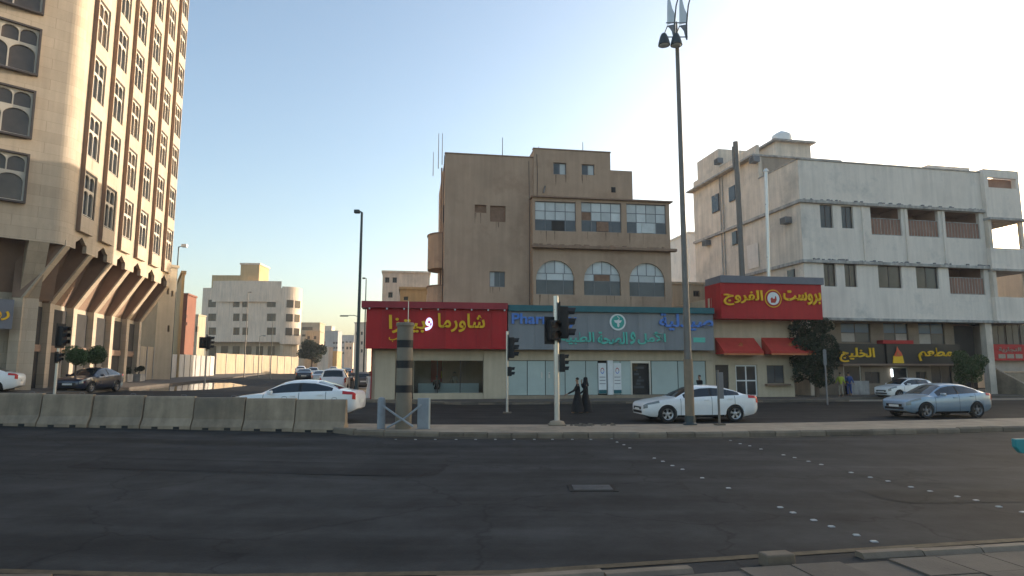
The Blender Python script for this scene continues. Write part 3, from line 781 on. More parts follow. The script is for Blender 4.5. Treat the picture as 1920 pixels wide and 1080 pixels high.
# left side: rounded balconies, slot windows, pipes
for zc, h in ((S.pt(800, 478, 7)[1], 2.6), (S.pt(795, 560, 7)[1], 1.5)):
    pts = [(ax0+.1, 5.0)] + [(ax0-1.05*math.sin(math.pi*k/10), 6.4+1.5*-math.cos(math.pi*k/10)) for k in range(11)] + [(ax0+.1, 7.9)]
    bal = MB().prism(pts, 'z', zc-h/2, zc+h/2).build('balcony', M['tan'], tan_b)
    MB().prism([(x*1.0 - (.07 if x < ax0 else 0), yy) for x, yy in pts], 'z', zc+h/2+.002, zc+h/2+.1).build('cap', M['tan_trim'], bal)
for z in (S.pt(827, 400, YA+1)[1], S.pt(827, 520, YA+1)[1]):
    MB().box(ax0-.02, ax0+.1, YA+.9, YA+1.5, z-.6, z+.6).build('slot_window', M['dark_frame'], tan_b)
MB().tube([(ax0-.09, YA+3.4, 5), (ax0-.09, YA+3.4, ZA)], .06, 6).build('drain_pipe', M['tan_trim'], tan_b)
MB().tube([(ax0-.03, YA+.5, 5), (ax0-.05, YA+1.2, ZA-3), (ax0-.03, YA+.4, ZA)], .03, 6).build('cable', M['black'], tan_b)
for px, y0, y1, yo, zt in ((812, 285, 320, 8, None), (822, 250, 292, 6, None), (829, 250, 292, 5, None), (942, 258, 293, 2.6, None), (1093, 266, 284, 3, None), (1010, 275, 283, 2.5, None)):
    xa, za = S.pt(px, y1+8, yo); _, zb = S.pt(px, y0, yo)
    MB().tube([(xa, yo, min(za, ZA if px < 1000 else TZ)), (xa, yo, zb)], [.035, .022], 6).build('roof_rod', M['pole_brown'], tan_b)
xa, za = S.pt(1022, 358, YA-.2); MB().tube([(xa, YA-.3, za+.35), (xa-.15, YA-.35, za-.2)], .07, 6).build('spout', M['pole_brown'], tan_b)

for k, (x, z0, z1) in enumerate(((ax1-.35, 6.2, ZA-.3), (tx0+.25, DZ+.2, TZ-.4))):
    MB().tube([(x, YA-.16, z0), (x+.03, YA-.16, (z0+z1)/2), (x-.02, YA-.16, z1)], .02, 5).build('cable', M['black'], tan_b)
M['drip'] = mat('old_drip_stain', (.25, .165, .11), .95, .5, 4)
rd = random.Random(12)
for x0, x1, zt, yo in [(r[0], r[1], r[2], YD) for r in W3 + A3] + [(h[0], h[1], h[2], YA) for h in holes] + [(h[0], h[1], h[2], YA-.12) for h in (h1, h2)]:
    for k in range(3):                                     # narrow tapering run-off stains below each sill
        xx = rd.uniform(x0, x1); l = rd.uniform(.3, .9); w_ = rd.uniform(.02, .05)
        MB().add([(xx-w_, yo-.003, zt-.02), (xx+w_, yo-.003, zt-.02), (xx+w_*.3, yo-.003, zt-l), (xx-w_*.3, yo-.003, zt-l)], [(0,1,2,3)]).build('drip_stain', M['drip'], tan_b)
# ------------------------------------------------------------------ shawarma shop (red sign)
YS = -.9
shop1 = sroot('shawarma_shop', 'cream shop with long red sign and yellow lettering at the street corner', 'shop')
wx0, wx1 = S.pt(697, 710)[0], S.pt(951, 710)[0]
op = S.rect(776, 676, 906, 737); dr = S.rect(741, 678, 775, 752); dr = (dr[0], dr[1], .16, dr[3])
MB().wall(wx0, wx1, .15, 5.6, [op, (dr[0], dr[1], .16, op[3])], 0, .28).build('front_wall', M['cream'], shop1)
m = MB(); m.box(wx0, wx0+.25, .28, 3.6, .15, 5.6); m.box(wx1-.25, wx1-.01, .28, 3.6, .15, 5.6); m.box(wx0+.25, wx1-.25, 3.4, 3.6, .15, 5.6); m.box(wx0+.25, wx1-.25, .28, 3.4, 5.3, 5.6)
m.build('inner_wall', M['interior'], shop1)
m = MB(); m.add([(wx0,0,.15),(wx0,.28,.15),(wx0,.28,5.6),(wx0,0,5.6)], [(0,1,2,3)]); m.build('wall_return', M['cream'], shop1)
MB().box(wx0-.06, wx0-.003, -.12, 3.6, .16, 5.0).build('red_side_panel', M['red_sign'], shop1)
pl = S.rect(703, 660, 741, 752); bevel(MB().box(pl[0], pl[1], -.14, -.003, .16, 3.3).build('pilaster', M['cream'], shop1), .02)
pr = S.rect(906, 660, 950, 752); bevel(MB().box(pr[0]+.02, pr[1]-.08, -.14, -.003, .16, 3.3).build('pilaster', M['cream'], shop1), .02)
for k in range(3):
    cw = (op[1]-op[0]) / 3
    MB().box(op[0]+cw*k+.02, op[0]+cw*(k+1)-.02, .12, .135, op[2]+.03, op[3]-.03).build('pane', M['clear'], shop1)
m = MB()
for k in range(4): xx = op[0]+cw*k; m.box(xx-.025, xx+.025, .1, .16, op[2]+.01, op[3]-.01)
m.build('window_frame', M['dark_frame'], shop1)
MB().box(dr[0]+.04, dr[1]-.04, .14, .18, .2, op[3]-.05).build('door', M['glass'], shop1)
cnt = S.rect(776, 722, 906, 740); 
MB().box(op[0]+.3, op[1]-.2, .9, 1.5, .15, 1.15).build('counter', M['white'], shop1)
MB().box(op[0]+1.2, op[0]+3.6, 3.3, 3.38, 1.2, 3.0).build('red_menu_panel', M['red_sign'], shop1)
MB().box(op[0]+1.9, op[0]+2.6, 3.26, 3.295, 1.45, 1.95).build('menu_card', M['yellow'], shop1)
MB().box(op[1]-2.0, op[1]-1.1, 2.9, 3.3, .2, 2.8).build('fridge', M['cream'], shop1)
sx0, sx1, sz0, sz1 = S.rect(686, 578, 951, 655, YS); sz0 = S.pt(820, 654, YS)[1]; sz1 = S.pt(820, 579, YS)[1]
nb = 9
for k in range(nb):                                        # sheet joints of the sign face
    cw = (sx1-sx0) / nb
    MB().box(sx0+cw*k+.004, sx0+cw*(k+1)-.004, YS, YS+.06, sz0, sz1).build('sign_panel', M['red_sign'], shop1)
MB().box(sx0+.01, sx1-.01, YS+.06, .0-.004, sz0+.01, sz1).build('sign_box', M['red_dark'], shop1)
MB().box(sx0-.3, sx1, YS-.28, .3, sz1+.003, sz1+.42).build('sign_fascia', M['red_dark'], shop1)
m = MB()
for k in range(9): xx = sx0+.2+(sx1-sx0-.4)*k/8; m.box(xx-.04, xx+.04, YS-.26, YS-.05, sz1-.1, sz1)
m.build('spotlight', M['white'], shop1)
lettering('شاورما', S.rect(821, 588, 909, 623, YS), shop1, M['yellow'], YS-.01, .1, .022)
lettering('و', S.rect(797, 596, 811, 620, YS), shop1, M['lit_blue'], YS-.01, .1, .022)
lettering('بيتزا', S.rect(729, 591, 798, 625, YS), shop1, M['yellow'], YS-.01, .1, .022)
lettering('طيب', S.rect(729, 627, 762, 641, YS), shop1, M['yellow'], YS-.01, .08, .022)

# ------------------------------------------------------------------ pharmacy (grey sign)
ph = sroot('pharmacy', 'pharmacy with grey sign, teal fascia and frosted glass front', 'shop')
gx0, gx1 = S.pt(952, 700)[0]+.02, S.pt(1338, 700)[0]
gt = S.pt(1145, 676)[1]
MB().box(gx0, gx1, .0, .25, gt, 5.7).build('lintel', M['cream'], ph)
MB().box(gx0, gx1, .25, 3.5, .15, 5.69).build('inner_wall', M['dark_interior'], ph)
MB().box(gx0, gx1, -.35, .24, .1, .36).build('step', M['concrete'], ph)
edges = [953, 989, 1023, 1060, 1099, 1122]
def glassrun(ed):
    for a, c in zip(ed, ed[1:]):
        xa, xb = S.pt(a, 710)[0], S.pt(c, 710)[0]
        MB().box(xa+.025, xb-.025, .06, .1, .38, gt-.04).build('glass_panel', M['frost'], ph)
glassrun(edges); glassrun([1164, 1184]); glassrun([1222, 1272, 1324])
MB().box(S.pt(1324, 710)[0]+.02, gx1, -.02, .12, .37, gt-.01).build('pilaster', M['cream'], ph); glassrun([1149, 1164])
for px in (1016, 1030):
    xx = S.pt(px, 714)[0]; MB().box(xx-.05, xx+.05, .03, .058, 1.5, 1.9).build('door_pull', M['galv'], ph)
dd = S.rect(1186, 680, 1218, 749); fr = MB(); fr.box(dd[0]-.1, dd[0], .02, .12, .37, gt-.02); fr.box(dd[1], dd[1]+.1, .02, .12, .37, gt-.02); fr.box(dd[0], dd[1], .02, .12, gt-.18, gt-.02)
fr.build('door_frame', M['galv'], ph)
MB().box(dd[0]+.05, dd[0]+.45, .2, .245, 2.0, 2.6).build('notice', M['yellow_line'], ph)
m = MB()
for k in range(7):
    m.box(dd[0]+.1+rnd.random()*.8, dd[0]+.3+rnd.random()*.8, .2, .243, .8+k*.22, .95+k*.22)
m.build('shelf_goods', M['grey_pane'], ph)
cc = S.rect(1139, 676, 1149, 749); bevel(MB().box(cc[0], cc[1], -.12, .1, .37, gt).build('column', M['white'], ph), .02)
for a, c in ((1122, 1137), (1150, 1165)):
    bn = S.rect(a, 678, c, 738)
    bo = MB().box(bn[0], bn[1], -.02, .03, bn[2], bn[3]-.1).build('banner', M['white'], ph)
    MB().box(bn[0]+.01, bn[1]-.01, -.027, -.021, bn[2]+.01, bn[2]+.25).build('banner_foot', M['teal_trim'], bo)
    cx = (bn[0]+bn[1])/2; zc = bn[3]-.62
    rg = MB(); rr = MB()
    for k in range(20):
        t0, t1 = 2*math.pi*k/20, 2*math.pi*(k+1)/20
        (rr if math.sin(t0) > -.3 and k % 20 < 11 else rg).add([(cx+r*.85*math.cos(t), -.026, zc+r*1.35*math.sin(t)) for r, t in ((.11, t0), (.15, t0), (.15, t1), (.11, t1))], [(0,1,2,3)])
    rr.build('emblem', M['red_sign'], bo); rg.build('emblem', M['blue_letter'], bo)
    tx = MB()
    for k in range(3): tx.box(bn[0]+.08, bn[1]-.08, -.025, -.021, zc-.45-k*.22, zc-.41-k*.22)
    tx.build('printed_lines', M['metal_grey'], bo)
YP = -.75
qx0, qx1, qz0, qz1 = S.rect(952, 584, 1338, 655, YP); qx0 += .02; qz0 = S.pt(1145, 656, YP)[1]; qz1 = S.pt(1145, 586, YP)[1]
for k in range(8):
    cw = (qx1-qx0) / 8
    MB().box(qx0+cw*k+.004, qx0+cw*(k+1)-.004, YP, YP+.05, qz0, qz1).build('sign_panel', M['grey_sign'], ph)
MB().box(qx0+.01, qx1-.01, YP+.05, -.004, qz0+.01, qz1).build('sign_box', M['grey_fascia'], ph)
MB().box(qx0, qx1, YP-.22, .3, qz1+.003, qz1+.4).build('sign_fascia', M['teal_trim'], ph)
lettering('Pharmacy', S.rect(959, 588, 1081, 614, YP), ph, M['blue_letter'], YP-.01, .1, .022, arabic=False)
lettering('صيدلية', S.rect(1235, 588, 1336, 620, YP), ph, M['blue_letter'], YP-.01, .1, .022)
for txt, a, c in (('الأمل', 1195, 1248), ('و', 1181, 1191), ('الصحة', 1120, 1176), ('الطبية', 1052, 1114)):
    lettering(txt, S.rect(a, 622, c, 646, YP), ph, M['green_letter'], YP-.01, .06, .022)
def disc(cx, y, zc, r, material, name, parent, d=.02):
    return MB().lathe([(r, 0), (r, d)], (cx, y, zc), 32, 1.0, 'y').build(name, material, parent)
lx, lz_ = S.pt(1158, 604, YP); lr = (S.pt(1173, 604, YP)[0] - lx)
lo = disc(lx, YP-.05, lz_, lr, M['white'], 'logo', ph, .048)
disc(lx, YP-.06, lz_, lr*.8, M['logo_green'], 'logo_field', lo, .009)
cup = MB(); cup.prism([(lx-.28, lz_+.12), (lx+.28, lz_+.12), (lx+.2, lz_-.03), (lx+.05, lz_-.1), (lx+.05, lz_-.3), (lx-.05, lz_-.3), (lx-.05, lz_-.1), (lx-.2, lz_-.03)], 'y', YP-.075, YP-.062)
cup.build('logo_cup', M['white'], lo)
sn = MB(); sn.tube([(lx+.1*math.sin(k*.9), YP-.085, lz_-.33+k*.065) for k in range(12)], .03, 6); sn.build('logo_snake', M['white'], lo)
MB().box(*S.rect(1300, 633, 1322, 642, YP)[:2], YP-.02, YP-.001, *S.rect(1300, 633, 1322, 642, YP)[2:]).build('small_plate', M['green_letter'], ph)

# ------------------------------------------------------------------ fried chicken shop (big red sign box, awnings)
ck = sroot('chicken_restaurant', 'cream fried-chicken shop with big red sign box and two red awnings', 'shop')
kx0, kx1 = gx1+.03, S.pt(1488, 690)[0]
KZ = S.pt(1410, 560, 0)[1]
k1, k2, k3 = S.rect(1342, 684, 1367, 738), S.rect(1380, 684, 1421, 749), S.rect(1438, 685, 1471, 719)
MB().wall(kx0, kx1, .15, KZ, [k1, (k2[0], k2[1], .17, k2[3]), k3], 0, .25).build('front_wall', M['cream'], ck)
MB().box(kx0, kx1-.004, .25, 7, .15, KZ).build('side_wall', M['cream'], ck)
m = MB(); m.add([(kx1,0,.15),(kx1,.25,.15),(kx1,.25,KZ),(kx1,0,KZ)], [(0,1,2,3)]); m.build('wall_return', M['cream'], ck)
window(ck, k1, .1, M['dark_frame'], M['glass'], 1, 1)
d_ = window(ck, (k2[0]+.02, k2[1]-.02, .2, k2[3]-.02), .1, M['white'], M['glass'], 2, 2, .09, name='door')
window(ck, k3, .12, M['dark_frame'], M['grey_pane'], 2, 1)
MB().box(k3[0]-.2, k3[1]+.25, -.35, -.003, k3[2]-.14, k3[2]-.02).build('counter_shelf', M['brown_stone'], ck)
for a, c in ((1340, 1416), (1427, 1512)):
    r = S.rect(a, 634, c, 665, -.0)
    aw = MB().prism([(-.02, r[3]+.02), (-1.25, r[2]+.2), (-1.25, r[2]+.02), (-.02, r[2]+.02)], 'x', r[0]+.03, r[1]-.1).build('awning', M['red_cloth'], ck)
    MB().box(r[0]+.03, r[1]-.1, -1.27, -1.252, r[2]-.06, r[2]+.06).build('valance', M['orange_trim'], aw)
    cx = (r[0]+r[1])/2; zc = (r[2]+r[3])/2+.1
    em = MB()
    for k in range(8):
        t = k*math.pi/4; em.add([(cx+.05*math.cos(t)-.1, -.72+.001*k, zc), (cx+.16*math.cos(t+.3), -.72-.1, zc+.16*math.sin(t+.3)), (cx+.16*math.cos(t-.3), -.72-.1, zc+.16*math.sin(t-.3))], [(0,1,2)])
    em.build('emblem', M['orange_trim'], aw)
YK = -1.3
fx0, fx1, fz0, fz1 = S.rect(1352, 532, 1541, 598, YK)
MB().prism([(fx0, YK), (fx1, YK), (fx1, .9), (fx0-.1, .9)], 'z', fz0, fz1).build('sign_box', M['red_sign'], ck)
MB().box(fx0-.02, fx1+.18, YK-.1, .95, fz1+.003, fz1+.5).build('sign_fascia', M['grey_fascia'], ck)
lettering('الفروج', S.rect(1356, 544, 1429, 573, YK), ck, M['yellow'], YK-.008, .1, .022)
lettering('بروست', S.rect(1468, 545, 1538, 572, YK), ck, M['yellow'], YK-.008, .1, .022)
lx, lz_ = S.pt(1449, 560, YK); lr = S.pt(1464.5, 560, YK)[0]-lx
lo = disc(lx, YK-.06, lz_, lr, M['yellow'], 'logo', ck, .055)
disc(lx, YK-.07, lz_, lr*.9, M['red_sign'], 'logo_ring', lo, .009); disc(lx, YK-.08, lz_, lr*.72, M['white'], 'logo_field', lo, .009)
hen = MB(); hen.prism([(lx-.2, lz_-.3), (lx-.22, lz_), (lx-.1, lz_+.1), (lx-.02, lz_-.02), (lx+.1, lz_+.0), (lx+.14, lz_+.2), (lx+.22, lz_+.12), (lx+.24, lz_-.1), (lx+.12, lz_-.3)], 'y', YK-.086, YK-.081); hen.build('logo_shape', M['red_cloth'], lo)
# flues on its roof
fl, fz_ = S.pt(1440, 516, 1.5), S.pt(1436, 322, 1.5)
MB().tube([(fl[0], 1.5, KZ-.2), (fz_[0], 1.5, fz_[1])], .13, 14).build('steel_flue', M['galv'], ck, smooth_=True)
MB().lathe([(.2, 0), (.2, .12), (.05, .26)], (fz_[0], 1.5, fz_[1]), 14).build('flue_cap', M['galv'], ck)
fl, fz_ = S.pt(1392, 516, 2.6), S.pt(1379, 266, 2.6)
MB().tube([(fl[0], 2.6, KZ-.2), (fz_[0], 2.6, fz_[1])], .2, 12).build('brown_duct', M['pole_brown'], ck, smooth_=True)
MB().tube([(fz_[0]-.28, 2.6, fz_[1]-2.2), (fz_[0]-.28, 2.6, fz_[1]-.4)], .05, 6).build('side_pipe', M['pole_brown'], ck)

# ------------------------------------------------------------------ white four-storey building on the right
c0 = at(1507, 500, 48)
W = Frame(c0.x, 48, 11.5)
WL = Frame(c0.x, 48, 11.5 - 90)
wb = thing('white_building', 'weathered white four-storey building with balconies above a dark restaurant front', 'building', tuple(W.o), W.a)
XE = W.pt(1848, 450)[0]; WT = W.pt(1507, 300)[1]; C1 = W.pt(1507, 378)[1]; C2 = W.pt(1507, 490)[1]; C3 = W.pt(1620, 600)[1]
wins = [(1538, 384, 1562, 427), (1578, 387, 1600, 428), (1545, 493, 1568, 537), (1584, 494, 1607, 538), (1647, 496, 1691, 540), (1718, 498, 1760, 541)]
bals = [(1633, 388, 1690, 441), (1703, 392, 1760, 444), (1773, 397, 1837, 447), (1780, 499, 1846, 552)]
wr = [W.rect(*r) for r in wins]; br = [W.rect(*r) for r in bals]
br = [(a, min(b_, XE-.3), c, d) for a, b_, c, d in br]
MB().wall(0, XE, C3, WT, wr + br, 0, .3).build('front_wall', M['white_wall'], wb)
# behind the sheet: a core with the balcony recesses left open
m = MB()
def core_with_recess(x0, x1, z0, z1, recess):
    zs = sorted({z0, z1, *[r[2]-.02 for r in recess], *[r[3]+.02 for r in recess]})
    for a, c in zip(zs, zs[1:]):
        rs = sorted([r for r in recess if r[2]-.02 <= (a+c)/2 <= r[3]+.02])
        x = x0
        for r in rs:
            if r[0]-.02 > x: m.box(x, r[0]-.02, .3, 2.2, a, c)
            x = r[1]+.02
        if x < x1: m.box(x, x1, .3, 2.2, a, c)
core_with_recess(.31, XE-.004, C3+.004, WT-.3, br)
m.box(.45, XE-.004, 2.2, 15, C3-.2, WT-.3)
m.build('inner_wall', M['maroon'], wb)
m = MB(); m.add([(0,0,C3),(XE,0,C3),(XE,2,C3),(0,2,C3)], [(0,1,2,3)]).add([(0,0,WT),(XE,0,WT),(XE,.3,WT),(0,.3,WT)], [(0,1,2,3)]); m.build('soffit', M['white_trim'], wb)
for r in wr:
    window(wb, r, .16, M['dark_frame'], M['glass_warm'], 2, 1, .06, sill=None, pane_mats=lambda i, j: M['glass_warm'] if rnd.random() < .6 else M['glass'])
for r in br:
    x0, x1, z0, z1 = r; hgt = (z1-z0)*.6; m = MB()
    m.box(x0+.02, x1-.02, .08, .12, z0+hgt-.05, z0+hgt); m.box(x0+.02, x1-.02, .08, .12, z0+.03, z0+.07)
    rl = m.build('railing', M['white_trim'], wb)
    k = max(6, int((x1-x0)/.28))
    for i in range(k+1):
        xx = x0+.03+(x1-x0-.06)*i/k; MB().box(xx-.014, xx+.014, .085, .115, z0+.07, z0+hgt-.05).build('bar', M['white_trim'], rl)
    sc_ = MB().box(x0+.02, x1-.02, .14, .15, z0+.06, z0+hgt-.04).build('screen', M['maroon'], rl)
# string courses, grime-topped
for z in (C1, C2):
    bevel(MB().box(-.22, XE, -.22, -.002, z-.1, z+.14).build('string_course', M['white_trim'], wb), .03)
bevel(MB().box(-.1, XE, -.12, -.002, C3-.08, C3+.14).build('string_course', M['white_trim'], wb), .03)
lg = MB()
for z in (C1, C2):
    for k in range(40):
        x = rnd.random()*XE; lg.box(x, x+rnd.uniform(.05, .25), -.18, -.05, z+.14, z+.15+rnd.uniform(.02, .12))
tag(lg.build('ledge_debris', M['metal_grey'], wb), kind='stuff')
MB().box(-.06, XE+.02, -.06, .3, WT+.002, WT+.1).build('parapet_cap', M['white_trim'], wb)
for px in (1617, 1697, 1767):
    xx = W.pt(px, 415)[0]; MB().box(xx-.06, xx+.06, -.1, -.003, C2+.2, C1-.12).build('pilaster', M['white_wall'], wb)
# left flank
fb = 5.3                                                          # depth of the front block
lw = [WL.rect(1336, 366, 1348, 397), WL.rect(1368, 350, 1379, 376), WL.rect(1374, 435, 1382, 458), WL.rect(1478, 507, 1490, 522)]
ZB2 = WL.pt(1400, 304)[1]
def flank(name, pts_box, material):                               # boxes in the flank's axes turned into the building's axes
    m = MB()
    for x0, x1, y0, y1, z0, z1 in pts_box: m.box(y0, y1, -x1, -x0, z0, z1)
    return m.build(name, material, wb)
flank('side_wall', [(-fb, -.01, .0, .3, .15, WT), (-17, -fb, .05, .4, .15, ZB2)], M['white_wall_old'])
flank('side_core', [(-17, -fb, .4, 8, .15, ZB2-.01)], M['white_wall_old'])
flank('block_front', [(-fb-.3, -fb, .4, 8, WT-.4, ZB2)], M['white_wall_old'])
for z in (C1, C2): flank('string_course', [(-16.9, -.03, -.2, -.002, z-.1, z+.14)], M['white_trim'])
flank('eave', [(-17.4, -fb+.1, -.55, 8.2, ZB2+.002, ZB2+.16)], M['white_trim'])
flank('parapet', [(-17, -fb-.2, .1, .35, ZB2+.16, ZB2+1.1)], M['white_wall_old'])
flank('roof_room', [(-16.8, -12.5, .5, 4.5, ZB2+.16, ZB2+3.2)], M['white_wall_old'])
flank('parapet_cap', [(-fb, .06, -.06, .32, WT+.004, WT+.1)], M['white_trim'])
for r in lw:
    fr = flank('window', [(r[0]-.05, r[1]+.05, -.06, .02, r[2]-.05, r[3]+.05)], M['dark_frame'])
    m = MB(); m.box(-.08, -.062, -r[1], -r[0], r[2], r[3]); m.build('pane', M['glass'], fr)
for px, py in ((1479, 414), (1329, 456), (1352, 303), (1420, 300)):
    x, z = WL.pt(px, py)
    u = flank('air_conditioner', [(x-.38, x+.38, -.55, .0, z-.25, z+.25)], M['metal_grey'])
    m = MB()
    for k in range(5): m.box(-.565, -.551, -x-.3, -x+.3, z-.2+k*.08, z-.16+k*.08)
    m.build('grille', M['black'], u)
for px in (1352, 1357):
    x, _ = WL.pt(px, 400); flank('drain_pipe', [(x-.04, x+.04, -.08, .0, 6, ZB2)], M['white_trim'])
x, _ = WL.pt(1412, 420); flank('patch', [(x-1.1, x+.6, -.02, .0, C2+.5, C2+2.6)], M['white_wall'])
# roof: stair room with slab, tank, far parapet boxes
def roofbox(px0, px1, py0, py1, yo, dep, name, material, eave=0):
    a, c, z0, z1 = W.rect(px0, py0, px1, py1, yo)
    o = MB().box(a, c, yo, yo+dep, min(z0, WT-.5), z1).build(name, material, wb)
    if eave: MB().box(a-eave, c+eave, yo-eave, yo+dep+eave, z1+.002, z1+.18).build('roof_slab', M['white_trim'], o)
    return o
roofbox(1455, 1520, 268, 300, 7.5, 4, 'stair_room', M['white_wall_old'], .35)
roofbox(1740, 1818, 312, 325, 4, 3, 'roof_room', M['white_wall'])
xx, zz = W.pt(1466, 266, 9)
MB().lathe([(.9, 0), (.95, .5), (.85, .9), (.5, 1.15), (.22, 1.2), (.2, 1.3)], (xx, 9, zz-.3), 20).build('water_tank', M['white'], wb, smooth_=True)
# corner tower with open loggias at the right end
tx1 = W.pt(1914, 450)[0]; T0 = W.pt(1880, 322)[1]
zz = [W.pt(1882, y)[1] for y in (357, 413, 467, 507, 558, 603)]
s0, s1 = W.pt(1880, 337)[1], W.pt(1880, 355)[1]
def ringbox(z0, z1, name, material, y0=-.35, dep=5.2, thick=.22):
    m = MB(); m.box(XE+.01, tx1, y0, y0+thick, z0, z1); m.box(tx1-thick, tx1, y0+thick, dep, z0, z1); m.box(XE+.01, tx1-thick, dep-thick, dep, z0, z1)
    m.box(XE+.01, XE+thick, y0+thick, dep-thick, z0, z1)
    return m.build(name, material, wb)
ringbox(s0+.02, T0, 'tower_parapet', M['white_wall']); ringbox(zz[1], s1-.02, 'tower_parapet', M['white_wall'])
MB().box(XE+.4, tx1-.3, 0.1, .2, s1-.02, s0+.02).build('loft_louvre', M['maroon'], wb)
for a, c in ((XE+.01, XE+.4), (tx1-.3, tx1-.01)): MB().box(a, c, -.34, .2, s1-.02, s0+.02).build('tower_post', M['white_wall'], wb)
MB().box(XE-.05, tx1+.25, -.6, 5.3, zz[1]-.14, zz[1]+.05).build('slab', M['white_trim'], wb)
ringbox(zz[3], zz[2], 'balcony_parapet', M['white_wall']); MB().box(XE-.05, tx1+.25, -.6, 5.3, zz[3]-.14, zz[3]+.03).build('slab', M['white_trim'], wb)
ringbox(zz[5], zz[4], 'balcony_parapet', M['white_wall']); MB().box(XE-.05, tx1+.25, -.5, 5.3, zz[5]-.14, zz[5]+.03).build('slab', M['white_trim'], wb)
for a, c in ((zz[2], zz[1]-.14), (zz[4], zz[3]-.14)):
    for x0, x1, y0, y1 in ((tx1-.3, tx1-.02, -.33, -.05), (tx1-.3, tx1-.02, 4.8, 5.1), (XE+.02, XE+.35, -.33, .3)):
        MB().box(x0, x1, y0, y1, a, c).build('tower_post', M['white_wall_old'], wb)
# recessed ground level with the restaurant
YG = 1.3
MB().box(0.3, XE-.3, YG+.3, 14.9, .14, C3-.21).build('ground_floor_core', M['dark_interior'], wb)
gw = [W.rect(1577, 606, 1632, 642, YG), W.rect(1657, 606, 1703, 644, YG), W.rect(1723, 606, 1771, 646, YG)]
px1 = W.pt(1790, 640, YG)[0]
sh = [W.rect(1583, 684, 1616, 744, YG), W.rect(1622, 697, 1650, 719, YG), W.rect(1672, 688, 1704, 744, YG), W.rect(1747, 684, 1786, 738, YG), W.rect(1718, 697, 1738, 720, YG)]
sh = [(a, c, max(z0, .16), z1) for a, c, z0, z1 in sh]
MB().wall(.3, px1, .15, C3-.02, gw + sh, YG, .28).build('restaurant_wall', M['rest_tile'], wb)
for r in gw:
    window(wb, r, YG+.1, M['dark_frame'], M['blue_win'], 2, 2, .06, pane_mats=lambda i, j: M['blue_win'] if j else (M['interior'] if rnd.random() < .5 else M['grey_pane']))
for k, r in enumerate(sh):
    if k in (0, 2):
        m = MB(); m.box(r[0], r[0]+.08, YG+.06, YG+.14, r[2], r[3]); m.box(r[1]-.08, r[1], YG+.06, YG+.14, r[2], r[3]); m.box(r[0]+.08, r[1]-.08, YG+.06, YG+.14, r[3]-.1, r[3])
        m.build('door_frame', M['galv'], wb)
        MB().box(r[0]+.08, r[1]-.08, YG+.09, YG+.11, r[2]+.01, r[3]-.1).build('door', M['glass'], wb)
    else: window(wb, r, YG+.1, M['dark_frame'], M['glass'], 2, 1, .05)
m = MB(); m.box(*[W.pt(p, 683, YG)[0] for p in (1584, 1612)], YG-.2, YG-.12, sh[0][3]+.02, sh[0][3]+.12); m.build('tube_lamp', M['tube_light'], wb)
xx, z_ = W.pt(1671, 698, YG); MB().box(xx-.05, xx+.05, YG-.12, YG-.03, z_-.35, z_+.25).build('tube_lamp', M['tube_light'], wb)
cp = W.rect(1594, 715, 1614, 744, YG-.6); MB().box(cp[0], cp[1]+.6, YG-.8, YG-.3, .16, 1.2).build('serving_counter', M['white_trim'], wb)
YB = .9
b0 = W.rect(1574, 645, 1802, 682, YB)
for a, c in ((1574, 1660), (1660, 1716), (1716, 1802)):
    r = W.rect(a, 646, c, 682, YB); yo = YB - (.15 if a == 1660 else 0)
    MB().box(r[0]+.005, r[1]-.005, yo, YG-.005, b0[2], b0[3]).build('sign_board', M['black_sign'], wb)
MB().box(b0[0], b0[1], YB-.3, YG-.004, b0[2]-.14, b0[2]-.003).build('sign_ledge', M['brown_stone'], wb)
r = W.rect(1655, 640, 1712, 648, YB-.2); MB().box(r[0], r[1], YB-.25, YG-.01, b0[3]+.003, b0[3]+.28).build('red_hood', M['red_sign'], wb)
lettering('الخليج', W.rect(1573, 652, 1639, 679, YB), wb, M['yellow'], YB-.005, .08, .022)
lettering('مطعم', W.rect(1721, 652, 1785, 677, YB), wb, M['yellow'], YB-.005, .08, .022)
lx, lz_ = W.pt(1683, 666, YB-.15); yy = YB-.15
lo = MB().prism([(lx-.5, lz_-.62), (lx+.5, lz_-.62), (lx+.42, lz_-.05), (lx-.42, lz_-.05)], 'y', yy-.05, yy-.004).build('logo', M['yellow'], wb)
MB().prism([(lx-.36, lz_+.0), (lx-.12, lz_+.38), (lx-.04, lz_+.68), (lx+.1, lz_+.42), (lx+.3, lz_+.2), (lx+.4, lz_-.04), (lx+.1, lz_-.1), (lx-.3, lz_-.1)], 'y', yy-.07, yy-.052).build('logo_flame', M['flame'], lo)
MB().prism([(lx-.18, lz_-.02), (lx-.05, lz_+.28), (lx+.06, lz_+.1), (lx+.18, lz_-.02)], 'y', yy-.085, yy-.072).build('logo_flame_core', M['orange_trim'], lo)
# passage, column, right-hand bay with red sign and stairs
cxa = W.rect(1848, 606, 1860, 682, .2); MB().box(cxa[0], cxa[1], .1, .6, .14, C3-.05).build('column', M['white_wall_old'], wb)
gx = tx1 + 9
MB().box(px1, XE+.4, 4.5, 4.8, .14, C3-.2).build('passage_wall', M['maroon'], wb)
r1 = W.rect(1864, 608, 1918, 646, .9)
MB().box(XE+.5, tx1+2.4, 1.2, 5, 1.9, C3-.2).build('bay_wall', M['interior'], wb)
for k in range(3):
    a = r1[0] + (r1[1]-r1[0]) * k / 2; window(wb, (a, a+(r1[1]-r1[0])/2-.12, r1[2], r1[3]), 1.1, M['dark_frame'], M['grey_pane'], 2, 1, .05)
r2 = W.rect(1860, 646, 1940, 676, .7)
sg2 = MB().box(r2[0], r2[1], .62, 1.19, r2[2], r2[3]).build('red_sign', M['red_sign'], wb)
lettering('التجارية', W.rect(1872, 651, 1914, 661, .62), sg2, M['cloth_beige'], .615, .03, .022)
m = MB()
